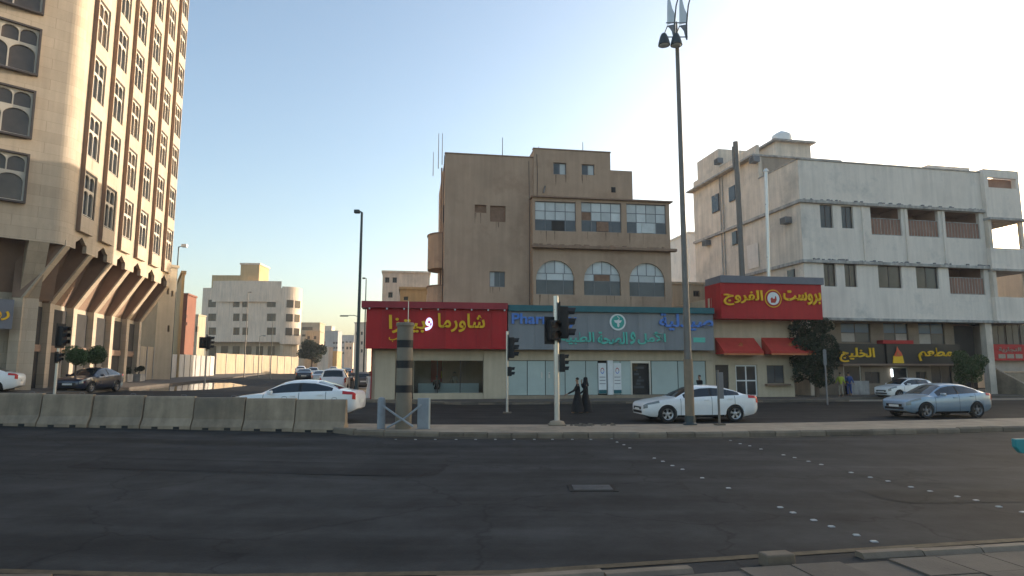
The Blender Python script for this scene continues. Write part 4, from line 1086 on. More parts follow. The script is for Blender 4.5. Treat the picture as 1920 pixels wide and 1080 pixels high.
for k in range(3): a, c, z0, z1 = W.rect(1872+16*k, 664, 1885+16*k, 672, .62); m.box(a, c, .60, .615, z0, z1)
m.build('sign_text_blocks', M['cloth_beige'], sg2)
m = None
for k in range(10):
    MB().box(XE+.6, tx1+3, -1.6+k*.3, -1.6+(k+1)*.3, .13, .3+k*.17).build('stair_step', M['concrete'], wb)
MB().prism([(-1.9, .13), (-1.9, .9), (1.3, 2.5), (1.3, .13)], 'x', XE+.35, XE+.58).build('stair_wall', M['concrete'], wb)

# pale building added beyond the loggias, mostly out of view, to shade the road
nb_ = thing('road_shade_building', 'added pale building beyond the open balconies at right, shading the road', 'building', (52, 63, 0), R(11.5))
MB().box(0, 80, 0, 14, .1, 13).build('wall', M['cream'], nb_)
for k in range(18):
    for z in (2.5, 6, 9.5): window(nb_, (1.5+k*4.2, 3.0+k*4.2, z, z+1.7), -.06, M['dark_frame'], M['glass'], 2, 1, .07)
MB().box(-.2, 80.2, -.2, 14.2, 13.002, 13.2).build('roof_slab', M['white_trim'], nb_)
MB().box(22, 79, 1, 13, 13.2, 21).build('shade_storeys', M['cream'], nb_)  # taller out-of-view part, added to keep the sun off the road

# ------------------------------------------------------------------ far buildings
def far(name, label, px0, px1, py_top, Y, deg, dep, wall_m, wins=(), extra=(), group=None, pane='glass', slab=True, under=None):
    o = at(px0, 650, Y); f = Frame(o.x, Y, deg)
    g = gz(o.x, Y)
    r = thing(name, label, 'building', (o.x, Y, 0), f.a, group)
    x1, z1 = f.pt(px1, py_top, 0)[0], f.pt((px0+px1)/2, py_top, 0)[1]
    rects = [f.rect(*w) for w in wins]
    zb_ = g-.5
    if under:
        zb_ = f.pt((px0+px1)/2, under, 0)[1]
        MB().box(.6, x1-.3, 2.0, dep, g-.5, zb_).build('ground_floor', M['far_tan'], r)
        for k in range(6): xx = .8+(x1-2)*k/6; MB().box(xx+.6, xx+(x1-2)/6-.5, 1.9, 1.99, g+.2, zb_-.9).build('shopfront', M['glass_warm'], r)
    MB().wall(0, x1, zb_, z1, rects, 0, .35).build('wall', wall_m, r)
    MB().box(0.01, x1-.01, .35, dep, zb_, z1-.02).build('rear_wall', wall_m, r)
    m = MB()
    for x in (0, x1): m.add([(x,0,zb_),(x,.35,zb_),(x,.35,z1),(x,0,z1)], [(0,1,2,3)])
    m.add([(0,0,z1),(x1,0,z1),(x1,.35,z1),(0,.35,z1)], [(0,1,2,3)]); m.build('wall_return', wall_m, r)
    if slab: MB().box(-.12, x1+.12, -.12, dep, z1+.003, z1+.25).build('roof_edge', wall_m, r)
    for q in rects:
        fr = MB(); fw = .1
        fr.box(q[0], q[1], .14, .2, q[3]-fw, q[3]); fr.box(q[0], q[1], .14, .2, q[2], q[2]+fw); fr.box((q[0]+q[1])/2-.06, (q[0]+q[1])/2+.06, .141, .2, q[2]+fw, q[3]-fw)
        wv = fr.build('window', M['dark_frame'], r)
        MB().box(q[0]+.01, q[1]-.01, .22, .25, q[2]+.01, q[3]-.01).build('pane', M[pane], wv)
    return r, f, x1, z1
rows = [(562, 576), (588, 602), (614, 628)]
wl = [(a, y0, c, y1) for y0, y1 in rows for a, c in ((390, 405), (437, 449), (454, 465), (500, 517))]
fb1, ff1, fx1_, fz1_ = far('corner_apartment_block', 'pale far apartment block with an ochre roof tower across the side street', 374, 529, 540, 145, 2, 16, M['far_white'], wl, pane='glass_warm', slab=False, under=641)
q0, q1, qa, qb = ff1.rect(397, 516, 455, 540, 3); MB().box(q0, q1, 3, 12, fz1_-.5, qb).build('roof_storey', M['ochre'], fb1)
q0, q1, qa, qb = ff1.rect(452, 497, 487, 540, 3); MB().box(q0, q1, 2.5, 9, fz1_-.5, qb).build('roof_tower', M['ochre'], fb1); MB().box(q0-.2, q1+.2, 2.3, 9.2, qb+.002, qb+.4).build('roof_slab', M['far_white'], fb1)
q0, q1, qa, qb = ff1.rect(386, 645, 525, 530, 0); zc = ff1.pt(450, 641, 0)[1]
MB().prism([(ff1.pt(435, 600)[0], -.6), (ff1.pt(480, 600)[0], -.6), (ff1.pt(525, 600)[0], -.02), (ff1.pt(395, 600)[0], -.02)], 'z', fz1_-3.2, fz1_+1.6).build('parapet_bulge', M['far_white'], fb1)
# rounded right flank, lit by the sun
pts = [(fx1_-.02, 0)] + [(fx1_ + 3.2*math.sin(math.pi/2*k/8), 3.2 - 3.2*math.cos(math.pi/2*k/8)) for k in range(9)] + [(fx1_+3.2, 5), (fx1_-.02, 5)]
za = ff1.pt(545, 645, 0)[1]; MB().prism(pts, 'z', za, fz1_+.4).build('rounded_corner', M['far_white'], fb1, smooth_=False)
MB().prism([(x-.8 if x > fx1_+1 else x, y+.4) for x, y in pts], 'z', .5, za-.01).build('ground_floor', M['far_tan'], fb1)
for y0, y1 in rows:
    for t in (3.0, 6.2):
        x = fx1_ + 3.2*math.sin(math.pi/2*t/8); y = 3.2-3.2*math.cos(math.pi/2*t/8); _, z0 = ff1.pt(538, y1+1, 1); _, z1 = ff1.pt(538, y0+1, 1)
        wv = MB().box(-.75, .75, -.12, .2, z0, z1).build('window', M['dark_frame'], fb1, (x, y, 0), math.pi/2*t/8*.8)
        MB().box(-.65, .65, -.14, -.122, z0+.1, z1-.1).build('pane', M['glass_warm'], wv)

far('cream_side_building', 'cream building with a white panel directly behind the tall tower', 290, 333, 500, 58, 58, 14, M['cream'], [(313, 540, 317, 552), (321, 545, 325, 556), (314, 610, 318, 622)])
far('ochre_building', 'narrow ochre building edge behind the left street lamp', 333, 347, 512, 66, 30, 12, M['ochre'])
far('red_brown_building', 'narrow red-brown clad building behind the hoarding', 338, 352, 553, 88, 10, 4, M['far_red'], [(347, 575, 350, 581), (347, 590, 350, 596), (347, 604, 350, 610)])
far('tan_far_building', 'small tan building in shade between red-brown block and corner block', 352, 372, 592, 118, 0, 3, M['far_tan'], [(359, 612, 364, 622), (366, 612, 371, 622), (359, 640, 364, 650)])
far('unfinished_building', 'pale far building with an open roof frame beside the dark street tree', 556, 600, 606, 200, 4, 7, M['far_tan'], [(566, 613, 586, 619), (566, 627, 590, 631), (571, 634, 578, 640), (590, 628, 596, 640)], pane='glass_warm')
far('grey_far_building', 'grey-white far building with three rows of windows down the side street', 600, 634, 621, 265, 3, 8, M['far_grey'], [(a, y, a+4, y+4) for y in (641, 650, 661) for a in (624, 629)] + [(606, 640, 610, 648)])
far('far_street_building', 'small grey building closing the end of the side street', 634, 664, 629, 330, 0, 10, M['far_grey'], [(a, y, a+4, y+4) for y in (640, 650, 660) for a in (641, 648, 655)])
far('terrace_house', 'low pale house with a dark balcony band right of the far tree', 596, 616, 652, 150, 4, 5, M['far_white'], [(599, 658, 603, 664), (607, 658, 611, 664)])
far('terrace_house', 'small ochre house in front of the grey far building', 616, 632, 660, 175, 0, 5, M['ochre'], [(620, 666, 624, 671)])
far('terrace_house', 'narrow white house with two windows at the street bend', 646, 662, 644, 215, 0, 6, M['far_white'], [(649, 650, 653, 655), (655, 650, 659, 655)])
far('terrace_house', 'tan far house with a roof hut behind the far tree', 572, 600, 622, 168, 4, 5, M['far_tan'], [(576, 630, 581, 636), (588, 630, 593, 636)])
far('terrace_house', 'tall slim pale house in the middle of the far street skyline', 604, 622, 612, 300, 0, 6, M['far_white'], [(608, 620, 612, 626), (614, 632, 618, 638)])
far('white_street_building', 'narrow white building behind the tall lamp beside the red sign', 664, 690, 606, 150, -10, 25, M['far_white'], [(a, y, a+4, y+6) for y in (622, 640, 655) for a in (667, 676)])
far('beige_rear_building', 'beige building with a white upper storey behind the tan block', 714, 806, 512, 74, 9, 12, M['white_wall_old'], [(722, 520, 730, 530), (736, 520, 744, 530), (728, 548, 736, 558)])
o_, f_, _, _ = far('yellow_rear_building', 'low yellow building showing above the red shop sign', 748, 800, 543, 63, 9, 10, M['ochre'], [(757, 556, 765, 563)])
far('low_rear_building', 'low tan building between the tan block and the white building', 1255, 1345, 534, 62, 10, 8, M['far_tan'], [(1300, 545, 1312, 556)])
far('pale_gap_building', 'pale slim building in the gap beside the lamp post', 1298, 1322, 438, 92, 10, 8, M['white_wall'])

# hoarding and walls along the far pavement
def panel_fence(name, label, x0, y0, x1, y1, h, n, material, cat='fence', t=.06):
    g = thing(name, label, cat, (x0, y0, 0), math.atan2(y1-y0, x1-x0)); L_ = math.hypot(x1-x0, y1-y0)
    for i in range(n):
        a = i/n; X, Y = x0+(x1-x0)*(a+.5/n), y0+(y1-y0)*(a+.5/n); z = gz(X, Y)
        MB().box(L_*a+.01, L_*(a+1/n)-.01, -t/2, t/2, z, z+h+rnd.uniform(-.03, .03)).build('panel', material, g)
        MB().box(L_*a-.05, L_*a+.05, -t/2-.06, -t/2-.003, z-.1, z+h+.05).build('post', M['white_trim'], g)
def GX(px, Y): return (px - 960) / F_PX * Y
panel_fence('hoarding', 'white panelled hoarding along the far pavement beside the street lamp', GX(312, 62), 62, GX(405, 82), 82, 2.5, 9, M['hoarding'])
panel_fence('boundary_wall', 'cream boundary wall in front of the far corner block', GX(407, 92), 92, GX(560, 118), 118, 3.0, 10, M['far_tan'], 'wall', .25)
panel_fence('tan_garden_wall', 'low tan garden wall between tower and hoarding', GX(262, 54.5), 54.5, GX(312, 61), 61, 3.0, 4, M['far_tan'], 'wall', .25)

# ------------------------------------------------------------------ cars
def lerp(a, b, t): return a + (b - a) * t
PROF = {
 'sedan': dict(L=4.85, top=[(0,.66),(.03,.73),(.14,.80),(.5,.885),(.95,.945),(1.32,.985),(1.7,1.19),(2.05,1.365),(2.4,1.44),(2.85,1.46),(3.3,1.43),(3.8,1.29),(4.2,1.13),(4.45,1.085),(4.72,1.06),(4.82,.98),(4.85,.85)],
               belt=[(0,.93),(1.3,.93),(4.2,1.06),(4.85,1.08)], ws=(1.36,2.1), rw=(3.38,4.18), sw=(1.62,3.98), bp=2.78, cp=None, wheels=(.93,3.76)),
 'small': dict(L=4.37, top=[(0,.64),(.03,.72),(.13,.79),(.45,.875),(.8,.935),(1.12,.975),(1.5,1.2),(1.85,1.38),(2.2,1.45),(2.6,1.46),(3.05,1.42),(3.45,1.28),(3.85,1.11),(4.05,1.075),(4.25,1.05),(4.34,.97),(4.37,.84)],
               belt=[(0,.9),(1.1,.9),(3.8,1.05),(4.37,1.06)], ws=(1.16,1.9), rw=(3.12,3.8), sw=(1.42,3.55), bp=2.48, cp=None, wheels=(.82,3.39)),
 'hatch': dict(L=4.05, top=[(0,.68),(.03,.76),(.13,.84),(.4,.92),(.75,.975),(1.0,1.02),(1.4,1.25),(1.75,1.42),(2.1,1.49),(2.6,1.5),(3.2,1.45),(3.6,1.33),(3.82,1.1),(3.98,1.0),(4.03,.9),(4.05,.8)],
               belt=[(0,.92),(1.0,.94),(3.4,1.07),(4.05,1.08)], ws=(1.06,1.8), rw=(3.58,3.86), sw=(1.3,3.35), bp=2.4, cp=None, wheels=(.78,3.32)),
 'suv': dict(L=4.9, top=[(0,.8),(.05,.92),(.2,1.0),(1.1,1.12),(1.4,1.2),(1.75,1.5),(2.0,1.72),(2.4,1.8),(3.4,1.81),(4.4,1.77),(4.6,1.6),(4.78,1.2),(4.86,1.1),(4.9,.9)],
               belt=[(0,1.1),(1.4,1.12),(4.9,1.18)], ws=(1.44,2.05), rw=(4.5,4.76), sw=(1.7,4.3), bp=2.9, cp=3.75, wheels=(.95,3.85)),
}
def car(name, label, cat, kind, X, Y, heading, paint, rim='rim', scale=1.0, W_=1.84, blackroof=False):
    p = PROF[kind]; L_ = p['L']; hw = W_/2
    top, belt = interp(p['top']), interp(p['belt'])
    wid = interp([(0,.66),(.04,.76),(.12,.86),(.3,.93),(.8,.985),(1.4,1.0),(L_-1.3,1.0),(L_-.6,.95),(L_-.2,.89),(L_-.05,.80),(L_,.70)])
    bot = interp([(0,.32),(.25,.24),(.7,.2),(L_-.7,.2),(L_-.2,.3),(L_,.42)])
    wr_ = .335 if kind != 'suv' else .37; ar = wr_ + .055
    ss = {0.0, .02, .05, .1, L_-.1, L_-.04, L_}
    s = .15
    while s < L_-.12: ss.add(round(s, 3)); s += .07
    seams = [p['ws'][0]+.12, p['bp'], p['sw'][1]-.22 if kind != 'suv' else 3.8]
    for q in seams: ss |= {q-.008, q+.008}
    for w in p['wheels']:
        for k in range(17): ss.add(round(w - ar*math.cos(math.pi*k/16), 4))
    for a in (*p['ws'], *p['rw'], *p['sw'], p['bp']-.05, p['bp']+.05): ss.add(a)
    ss = sorted(ss)
    def section(s):
        zt, zb, w = top(s), bot(s), wid(s)*hw
        zs = min(belt(s), zt-.035)
        k = max(0, min(1, (zt-zs)/.40))
        y6 = lerp(w*.86, hw*.66, k); z6 = zt - lerp(.02, .075, k)
        P5, P6 = (w*.955, zs), (y6, z6)
        P7 = (y6*.62, zt-.012)
        pts = [(0, zb), (w*.88, zb), (w*.975, zb+.09), (w*1.0, zb+(zs-zb)*.42), (w*1.0, zb+(zs-zb)*.62), (w*.992, zb+(zs-zb)*.86), P5,
               (lerp(P5[0],P6[0],.07), lerp(P5[1],P6[1],.07)), (lerp(P5[0],P6[0],.9), lerp(P5[1],P6[1],.9)), P6,
               (lerp(P6[0],P7[0],.16), lerp(P6[1],P7[1],.3)), P7, (0, zt)]
        za = 0
        for wx in p['wheels']:
            if abs(s-wx) < ar: za = wr_ - .02 + math.sqrt(ar*ar-(s-wx)**2)
        if za: pts = [(y, max(z, za)) for y, z in pts]
        return pts
    SEC = [section(s) for s in ss]; NP = len(SEC[0])
    def v(i, j, side): y, z = SEC[i][j]; return (L_/2 - ss[i], y*side, z)
    t = thing(name, label, cat, (X, Y, gz(X, Y)), heading); t.scale = (scale,)*3
    ids = {}
    def cls(i, j):
        sm = (ss[i]+ss[i+1])/2
        gap = SEC[i][9][1]-SEC[i][6][1]
        if j == 7 and p['sw'][0] < sm < p['sw'][1] and gap > .10:
            if abs(sm-p['bp']) < .05 or (p['cp'] and abs(sm-p['cp']) < .05): return 'trim'
            return 'side_window'
        if j in (10, 11):
            if p['ws'][0] < sm < p['ws'][1]: return 'windscreen'
            if p['rw'][0] < sm < p['rw'][1]: return 'rear_window'
        return 'body'
    for side in (1, -1):
        for i in range(len(ss)-1):
            for j in range(NP-1):
                key = cls(i, j); key = (key, side) if key == 'side_window' else (key, 0)
                ids.setdefault(key, MB()).add([v(i,j,side), v(i+1,j,side), v(i+1,j+1,side), v(i,j+1,side)], [(0,1,2,3)])
    bd = ids[('body', 0)]
    for i in (0, len(ss)-1):
        bd.add([v(i,j,1) for j in range(NP)] + [v(i,j,-1) for j in range(NP-2, 0, -1)], [tuple(range(2*NP-2))])
    def weld(mb, nm, mt, parent):
        me = bpy.data.meshes.new(nm); me.from_pydata(mb.v, [], mb.f); bm = bmesh.new(); bm.from_mesh(me)
        bmesh.ops.remove_doubles(bm, verts=bm.verts, dist=.0005); bmesh.ops.dissolve_degenerate(bm, edges=bm.edges, dist=.0005)
        bmesh.ops.recalc_face_normals(bm, faces=bm.faces); bm.to_mesh(me); bm.free(); me.materials.append(mt)
        for q in me.polygons: q.use_smooth = True
        try: me.set_sharp_from_angle(angle=R(38))
        except Exception: pass
        return link(nm, me, parent)
    body = weld(bd, 'body', paint, t)
    for (nm, sd_), mb in ids.items():
        if nm == 'body': continue
        weld(mb, 'pillar_trim' if nm == 'trim' else nm, M['black'] if nm == 'trim' else M['car_glass'], t)
    def patch(nm, s0, s1, j0, j1, off, mt, sides=(1, -1), parent=None):
        idx = [i for i, s in enumerate(ss) if s0-1e-6 <= s <= s1+1e-6]
        for side in sides:
            mb = MB()
            for i, i2 in zip(idx, idx[1:]):
                for j in range(j0, j1):
                    q = [Vector(v(a, c, side)) for a, c in ((i,j),(i2,j),(i2,j+1),(i,j+1))]
                    mb.add(q, [(0,1,2,3)])
            me = bpy.data.meshes.new(nm); me.from_pydata(mb.v, [], mb.f); bm = bmesh.new(); bm.from_mesh(me); bmesh.ops.remove_doubles(bm, verts=bm.verts, dist=.0005)
            bmesh.ops.recalc_face_normals(bm, faces=bm.faces)
            for vv in bm.verts:
                vv.co += Vector((vv.co.x*.08, vv.co.y, 0)).normalized()*off
            bm.to_mesh(me); bm.free(); me.materials.append(mt)
            link(nm, me, parent or t)
    patch('headlight', .02, .62, 5, 6, .012, M['headlamp']); patch('headlight', .02, .2, 4, 5, .012, M['headlamp']); patch('tail_light', L_-.5, L_-.005, 5, 6, .012, M['tail']); patch('tail_light', L_-.2, L_-.005, 4, 5, .012, M['tail'])
    for q in seams: patch('door_seam', q-.008, q+.008, 2, 6, .003, M['black'], parent=body)
    patch('sill_trim', p['wheels'][0]+ar+.02, p['wheels'][1]-ar-.02, 1, 2, .004, M['black'], parent=body)
    # front and rear details
    zf = top(0)
    MB().box(L_/2-.03, L_/2+.012, -.42, .42, zf-.16, zf-.05).build('grille', M['black'], t)
    MB().box(L_/2-.06, L_/2+.01, -.5, .5, .36, .46).build('air_intake', M['black'], t)
    MB().box(L_/2+.004, L_/2+.022, -.26, .26, .465, .56 if zf < .7 else .6).build('number_plate', M['plate'], t)
    MB().box(-L_/2-.015, -L_/2+.03, -.26, .26, .62, .74).build('number_plate', M['plate'], t)
    for side in (1, -1):
        mx = L_/2 - p['ws'][0] - .42
        bevel(MB().box(mx-.07, mx+.09, min(side*(hw+.01), side*(hw+.19)), max(side*(hw+.01), side*(hw+.19)), belt(1.6)+.0, belt(1.6)+.13).build('wing_mirror', paint, t), .03)
        for q in seams[1:]:
            xx = L_/2 - q + .12; zz_ = belt(q)-.12
            MB().box(xx, xx+.19, min(side*hw*.99, side*(hw+.025)), max(side*hw*.99, side*(hw+.025)), zz_-.018, zz_+.018).build('door_handle', paint, t)
        for wx in p['wheels']:
            wc = (L_/2-wx, side*(hw-.105), wr_)
            ty = MB(); ty.lathe([(wr_*.66,-.1),(wr_*.93,-.105),(wr_,-.075),(wr_,.075),(wr_*.93,.105),(wr_*.66,.1)], (0,0,0), 28, 1, 'y', caps=False)
            wh = ty.build('wheel', M['tyre'], t, wc); 
            rm = MB(); rm.lathe([(wr_*.66,-.08),(wr_*.7,.085*1),(wr_*.6,.06),(wr_*.58,-.0)], (0,0,0), 28, 1, 'y', caps=False)
            hub = MB(); hub.lathe([(.075, -.01), (.075, .075), (.04, .085)], (0,0,0), 12, 1, 'y')
            for k in range(5):
                a = 2*math.pi*k/5+.3
                for da in (-.16, .16):
                    a2 = a+da; c1, s1_ = math.cos(a), math.sin(a); c2, s2 = math.cos(a2), math.sin(a2)
                    nx_, nz_ = -s2*.018, c2*.018
                    q = [(c1*.05+nx_, .05, s1_*.05+nz_), (c1*.05-nx_, .05, s1_*.05-nz_), (c2*wr_*.62-nx_, .065, s2*wr_*.62-nz_), (c2*wr_*.62+nx_, .065, s2*wr_*.62+nz_)]
                    hub.add(q + [(x, y-.03, z) for x, y, z in q], [(0,1,2,3),(4,5,6,7),(0,1,5,4),(1,2,6,5),(2,3,7,6),(3,0,4,7)])
            hub.add(rm.v, rm.f); back_ = MB().lathe([(wr_*.64,-.02),(wr_*.64,0)], (0,0,0), 24, 1, 'y').mesh('brake_disc', M['black'])
            ro = hub.build('rim', M[rim], wh); bo = link('brake_disc', back_, wh)
            if side < 0: ro.rotation_euler = (0, 0, math.pi); bo.rotation_euler = (0, 0, math.pi)
    MB().box(-L_/2+.45, L_/2-.45, -hw*.72, hw*.72, .19, .5).build('underbody', M['black'], t)
    return t

PI = math.pi
car('parked_sedan', 'white sedan waiting behind the tall lamp post', 'car', 'sedan', 7.5, 26.75, PI+R(8), M['pearl'])
car('moving_sedan', 'silver-blue sedan driving past the restaurant front', 'car', 'small', 18.9, 28.9, PI+R(12), M['ice_blue'], 'rim_dark', 1.02, 1.74)
car('parked_hatchback', 'white hatchback parked before the dark restaurant sign', 'car', 'hatch', 28.0, 46.2, PI+R(14), M['pearl'], 'rim_dark', 1.0, 1.72)
car('passing_sedan', 'white sedan passing behind the concrete barriers, red tail lamp showing', 'car', 'sedan', -8.4, 25.4, PI-R(1), M['pearl'], 'rim', 1.04)
car('dark_sedan', 'dark blue sedan coming out by the tower columns', 'car', 'small', -24.6, 37.8, R(-87), M['navy'], 'rim_dark', 1.0, 1.74)
car('edge_sedan', 'white sedan cut off by the left edge of the photo', 'car', 'small', -27.35, 32.6, PI+R(24), M['pearl'], 'rim_dark', 1.0, 1.76)
car('offroad_car', 'white off-road car seen from behind at the side street mouth', 'car', 'suv', -12.7, 46.5, R(101), M['pearl'], 'rim_dark', 1.0, 1.95)
car('street_car', 'dark car parked at the side street kerb beyond the off-road car', 'car', 'small', GX(575, 72), 72, R(105), M['navy'], 'rim_dark')
car('street_car', 'silver car far down the side street near the wall', 'car', 'small', GX(590, 96), 96, R(-72), M['silver'], 'rim_dark')
car('street_car', 'dark hatchback parked by the right kerb down the side street', 'car', 'hatch', GX(643, 84), 84, R(104), M['black'], 'rim_dark')
car('street_car', 'white car farthest away in the middle of the side street', 'car', 'small', GX(628, 125), 125, R(-76), M['pearl'], 'rim_dark')
car('street_car', 'pale car queuing just behind the off-road car', 'car', 'small', GX(607, 62), 62, R(103), M['silver'], 'rim_dark')
car('street_car', 'white hatchback parked at the left kerb below the far tree', 'car', 'hatch', GX(568, 110), 110, R(104), M['pearl'], 'rim_dark')
car('street_car', 'dark car seen small beyond the walking person in the side street', 'car', 'small', GX(653, 104), 104, R(104), M['navy'], 'rim_dark')
car('dusk_car', 'dark car parked round the corner of the red shop', 'car', 'hatch', GX(686, 58), 58, R(100), M['cloth_grey'], 'rim_dark')

# ------------------------------------------------------------------ people
def skin_mesh(name, verts, edges, rad, material, sub=1, root=0):
    me = bpy.data.meshes.new(name); me.from_pydata(verts, edges, []); o = bpy.data.objects.new(name, me); COL.objects.link(o)
    mo = o.modifiers.new('skin', 'SKIN'); mo.use_smooth_shade = True
    for i, r in enumerate(rad):
        sv = me.skin_vertices[0].data[i]; sv.radius = (r, r) if not isinstance(r, tuple) else r; sv.use_root = (i == root)
    m2 = o.modifiers.new('sub', 'SUBSURF'); m2.levels = sub; m2.render_levels = sub
    bpy.context.view_layer.update()
    out = bpy.data.meshes.new_from_object(o.evaluated_get(bpy.context.evaluated_depsgraph_get()))
    bpy.data.objects.remove(o); bpy.data.meshes.remove(me)
    out.name = name; out.materials.clear(); out.materials.append(material)
    for q in out.polygons: q.use_smooth = True
    return out

def person(label, X, Y, Z, facing, height=1.7, step=.25, top='cloth_black', legs='cloth_black', robe=None, scarf=False, arm=(.25, -.25), raise_hand=False, group=None, seated=False):
    """facing: heading angle; local +x forward, y left"""
    k = height / 1.75
    t = thing('person', label, 'person', (X, Y, Z), facing, group); t.scale = (k,)*3
    V, E_, Rr = [], [], []
    def add(p, r, par=None):
        V.append(p); Rr.append(r)
        if par is not None: E_.append((par, len(V)-1))
        return len(V)-1
    hz = .94 if not seated else .5
    pel = add((0, 0, hz), (.14, .105)); wst = add((0, 0, hz+.18), (.125, .095), pel); chs = add((0.01, 0, hz+.36), (.15, .105), wst)
    nk0 = add((0, 0, hz+.52), (.075, .07), chs); nk = add((.01, 0, hz+.58), .05, nk0); hd0 = add((.025, 0, hz+.665), (.068, .075), nk); hd = add((.02, 0, hz+.745), (.075, .085), hd0); tp = add((.012, 0, hz+.80), .05, hd)
    add((.105, 0, hz+.69), .012, hd0)
    legsP = []
    for s_, ph_ in ((1, step), (-1, -step)):
        hp = add((0, s_*.095, hz-.06), .088, pel)
        if seated:
            kn = add((.42, s_*.12, hz-.05), .062, hp); an = add((.44, s_*.12, .09), .042, kn)
        else:
            kn = add((ph_*.55+.04, s_*.1, .50), .062, hp); an = add((ph_*1.1-.03, s_*.1, .09 + (.05 if ph_ < 0 else 0)), .042, kn)
        ax_ = V[an][0]; hl = add((ax_+.06, s_*.1, .045), .042, an); add((ax_+.18, s_*.105, .032), .032, hl)
        legsP.append((hp, kn, an))
    arms = []
    for s_, sw in ((1, arm[0]), (-1, arm[1])):
        sh_ = add((0, s_*.185, hz+.46), .055, chs)
        if raise_hand and s_ < 0:
            el = add((.12, s_*.27, hz+.30), .042, sh_); wr2 = add((.18, s_*.16, hz+.58), .03, el); d = Vector((.0, .3, .9)).normalized()
        else:
            el = add((sw*.45, s_*.235, hz+.18), .042, sh_); wr2 = add((sw*1.25+.05, s_*.235, hz-.05+abs(sw)*.1), .03, el); d = (Vector(V[wr2])-Vector(V[el])).normalized()
        pm = add(tuple(Vector(V[wr2])+d*.06), (.03, .016), wr2)
        side = Vector((1, 0, 0)) - d*d.x; side.normalize()
        for q in range(4):
            l = (.075, .085, .08, .06)[q]; f0 = Vector(V[pm])+d*.035+side*((q-1.5)*.019); a_ = add(tuple(f0), .009, pm); add(tuple(f0+d*l*.85+Vector((0, -s_*.02, 0))), .0075, a_)
        th = add(tuple(Vector(V[wr2])+d*.03+side*.035), .010, pm); add(tuple(Vector(V[th])+d*.045+side*.015), .009, th)
        arms.append((sh_, el, wr2))
    link('body', skin_mesh('body', V, E_, Rr, M['skin'], 1), t)
    # shirt: torso and sleeves a little larger than the body
    v2 = [(0, 0, hz-.1), V[wst], V[chs], V[nk0]]; e2_ = [(0,1),(1,2),(2,3)]; r2 = [(.17,.13),(.155,.125),(.17,.125),(.085,.08)]
    for a_, b_, c_ in arms:
        n_ = len(v2); c2 = tuple(Vector(V[b_]).lerp(Vector(V[c_]), .82)); v2 += [V[a_], V[b_], c2]; e2_ += [(2,n_),(n_,n_+1),(n_+1,n_+2)]; r2 += [.072, .056, .046]
    link('shirt', skin_mesh('shirt', v2, e2_, r2, M[robe or top], 1), t)
    if robe:
        m = MB(); n_ = 18; prof_ = [(.30,.06), (.285,.3), (.25,.6), (.205,hz), (.17,hz+.2), (.18,hz+.36)] if not seated else [(.24,.3), (.24,hz), (.17,hz+.2), (.18,hz+.36)]
        vs, fs = [], []
        for i, (r, z) in enumerate(prof_):
            for q in range(n_):
                a_ = 2*PI*q/n_; f = 1 + .07*math.sin(5*a_+i)*(1 if z < hz else 0); spread = abs(step)*.8*max(0, (hz-z)/hz)
                vs.append(((r*.72+spread)*math.cos(a_)*f, r*.85*math.sin(a_)*f, z))
        fs = [(i*n_+q, i*n_+(q+1) % n_, (i+1)*n_+(q+1) % n_, (i+1)*n_+q) for i in range(len(prof_)-1) for q in range(n_)] + [tuple(range(n_))]
        m.add(vs, fs).build('robe', M[robe], t, smooth_=True)
    else:
        v3 = [(0, 0, hz+.04)]; e3 = []; r3 = [(.155,.12)]
        for a_, b_, c_ in legsP:
            n_ = len(v3); v3 += [V[a_], V[b_], V[c_]]; e3 += [(0,n_),(n_,n_+1),(n_+1,n_+2)]; r3 += [.105, .078, .065]
        link('trousers', skin_mesh('trousers', v3, e3, r3, M[legs], 1), t)
    hc = V[hd]
    if scarf:
        m = MB(); m.lathe([(.17,-.36),(.16,-.24),(.12,-.12),(.112,-.02),(.108,.05),(.08,.095),(.02,.115)], (hc[0]-.025, 0, hc[2]), 16, .92); m.build('headscarf', M[robe or top], t, smooth_=True)
    else:
        lump((hc[0]-.018, 0, hc[2]+.022), .092, .086, .075).build('hair', M['hair'], t, smooth_=True)
    return t

yy = 31.0
person('walking person in dark clothes with one arm swung forward, left of the walking pair', at(1083, 740, yy).x, yy, .02, PI-.1, 1.66, .16, robe='cloth_black', arm=(.4, .05))
person('person in a black robe and headscarf walking right behind the other walker', at(1098, 740, yy+.2).x, yy+.2, .02, PI, 1.66, .14, robe='cloth_black', scarf=True, raise_hand=True)
person('dark-haired person whose head shows above the white sedan roof', at(1312, 715, 38).x, 38, .02, PI+.5, 1.72, .1, 'cloth_black', 'cloth_grey')
pf = W.o + W.ex * W.pt(1576, 720, -1.6)[0] + W.ey * -1.6
person('person in a yellow-green vest standing by the restaurant counter', pf.x, pf.y, .14, PI/2, 1.7, .06, 'cloth_vest', 'cloth_beige')
pf = W.o + W.ex * W.pt(1592, 720, -.4)[0] + W.ey * -.4
person('person in blue clothes standing at the restaurant counter', pf.x, pf.y, .14, PI/2, 1.72, .05, 'cloth_blue', 'cloth_blue')
person('person in a long white robe beside the red shop corner', at(694, 710, 42.6).x, 42.6, .16, -PI/2, 1.76, .1, robe='cloth_white')
person('person in dark clothes walking down the side street', at(661, 700, 53).x, 53, gz(-13, 53)+.012, PI/2, 1.74, .15, 'cloth_grey', 'cloth_black')
def inshop(px, yo): q = S.o + S.ex * S.pt(px, 700, yo)[0] + S.ey * yo; return q.x, q.y
x_, y_ = inshop(819, .75); person('dark-clothed person sitting low behind the shop window glass', x_, y_, .42, PI/2, 1.66, 0, 'cloth_black', 'cloth_black', seated=True)
x_, y_ = inshop(852, 2.3); person('person in beige working behind the counter of the red-signed shop', x_, y_, .15, -PI/2+.5, 1.74, .02, 'cloth_beige', 'cloth_grey')
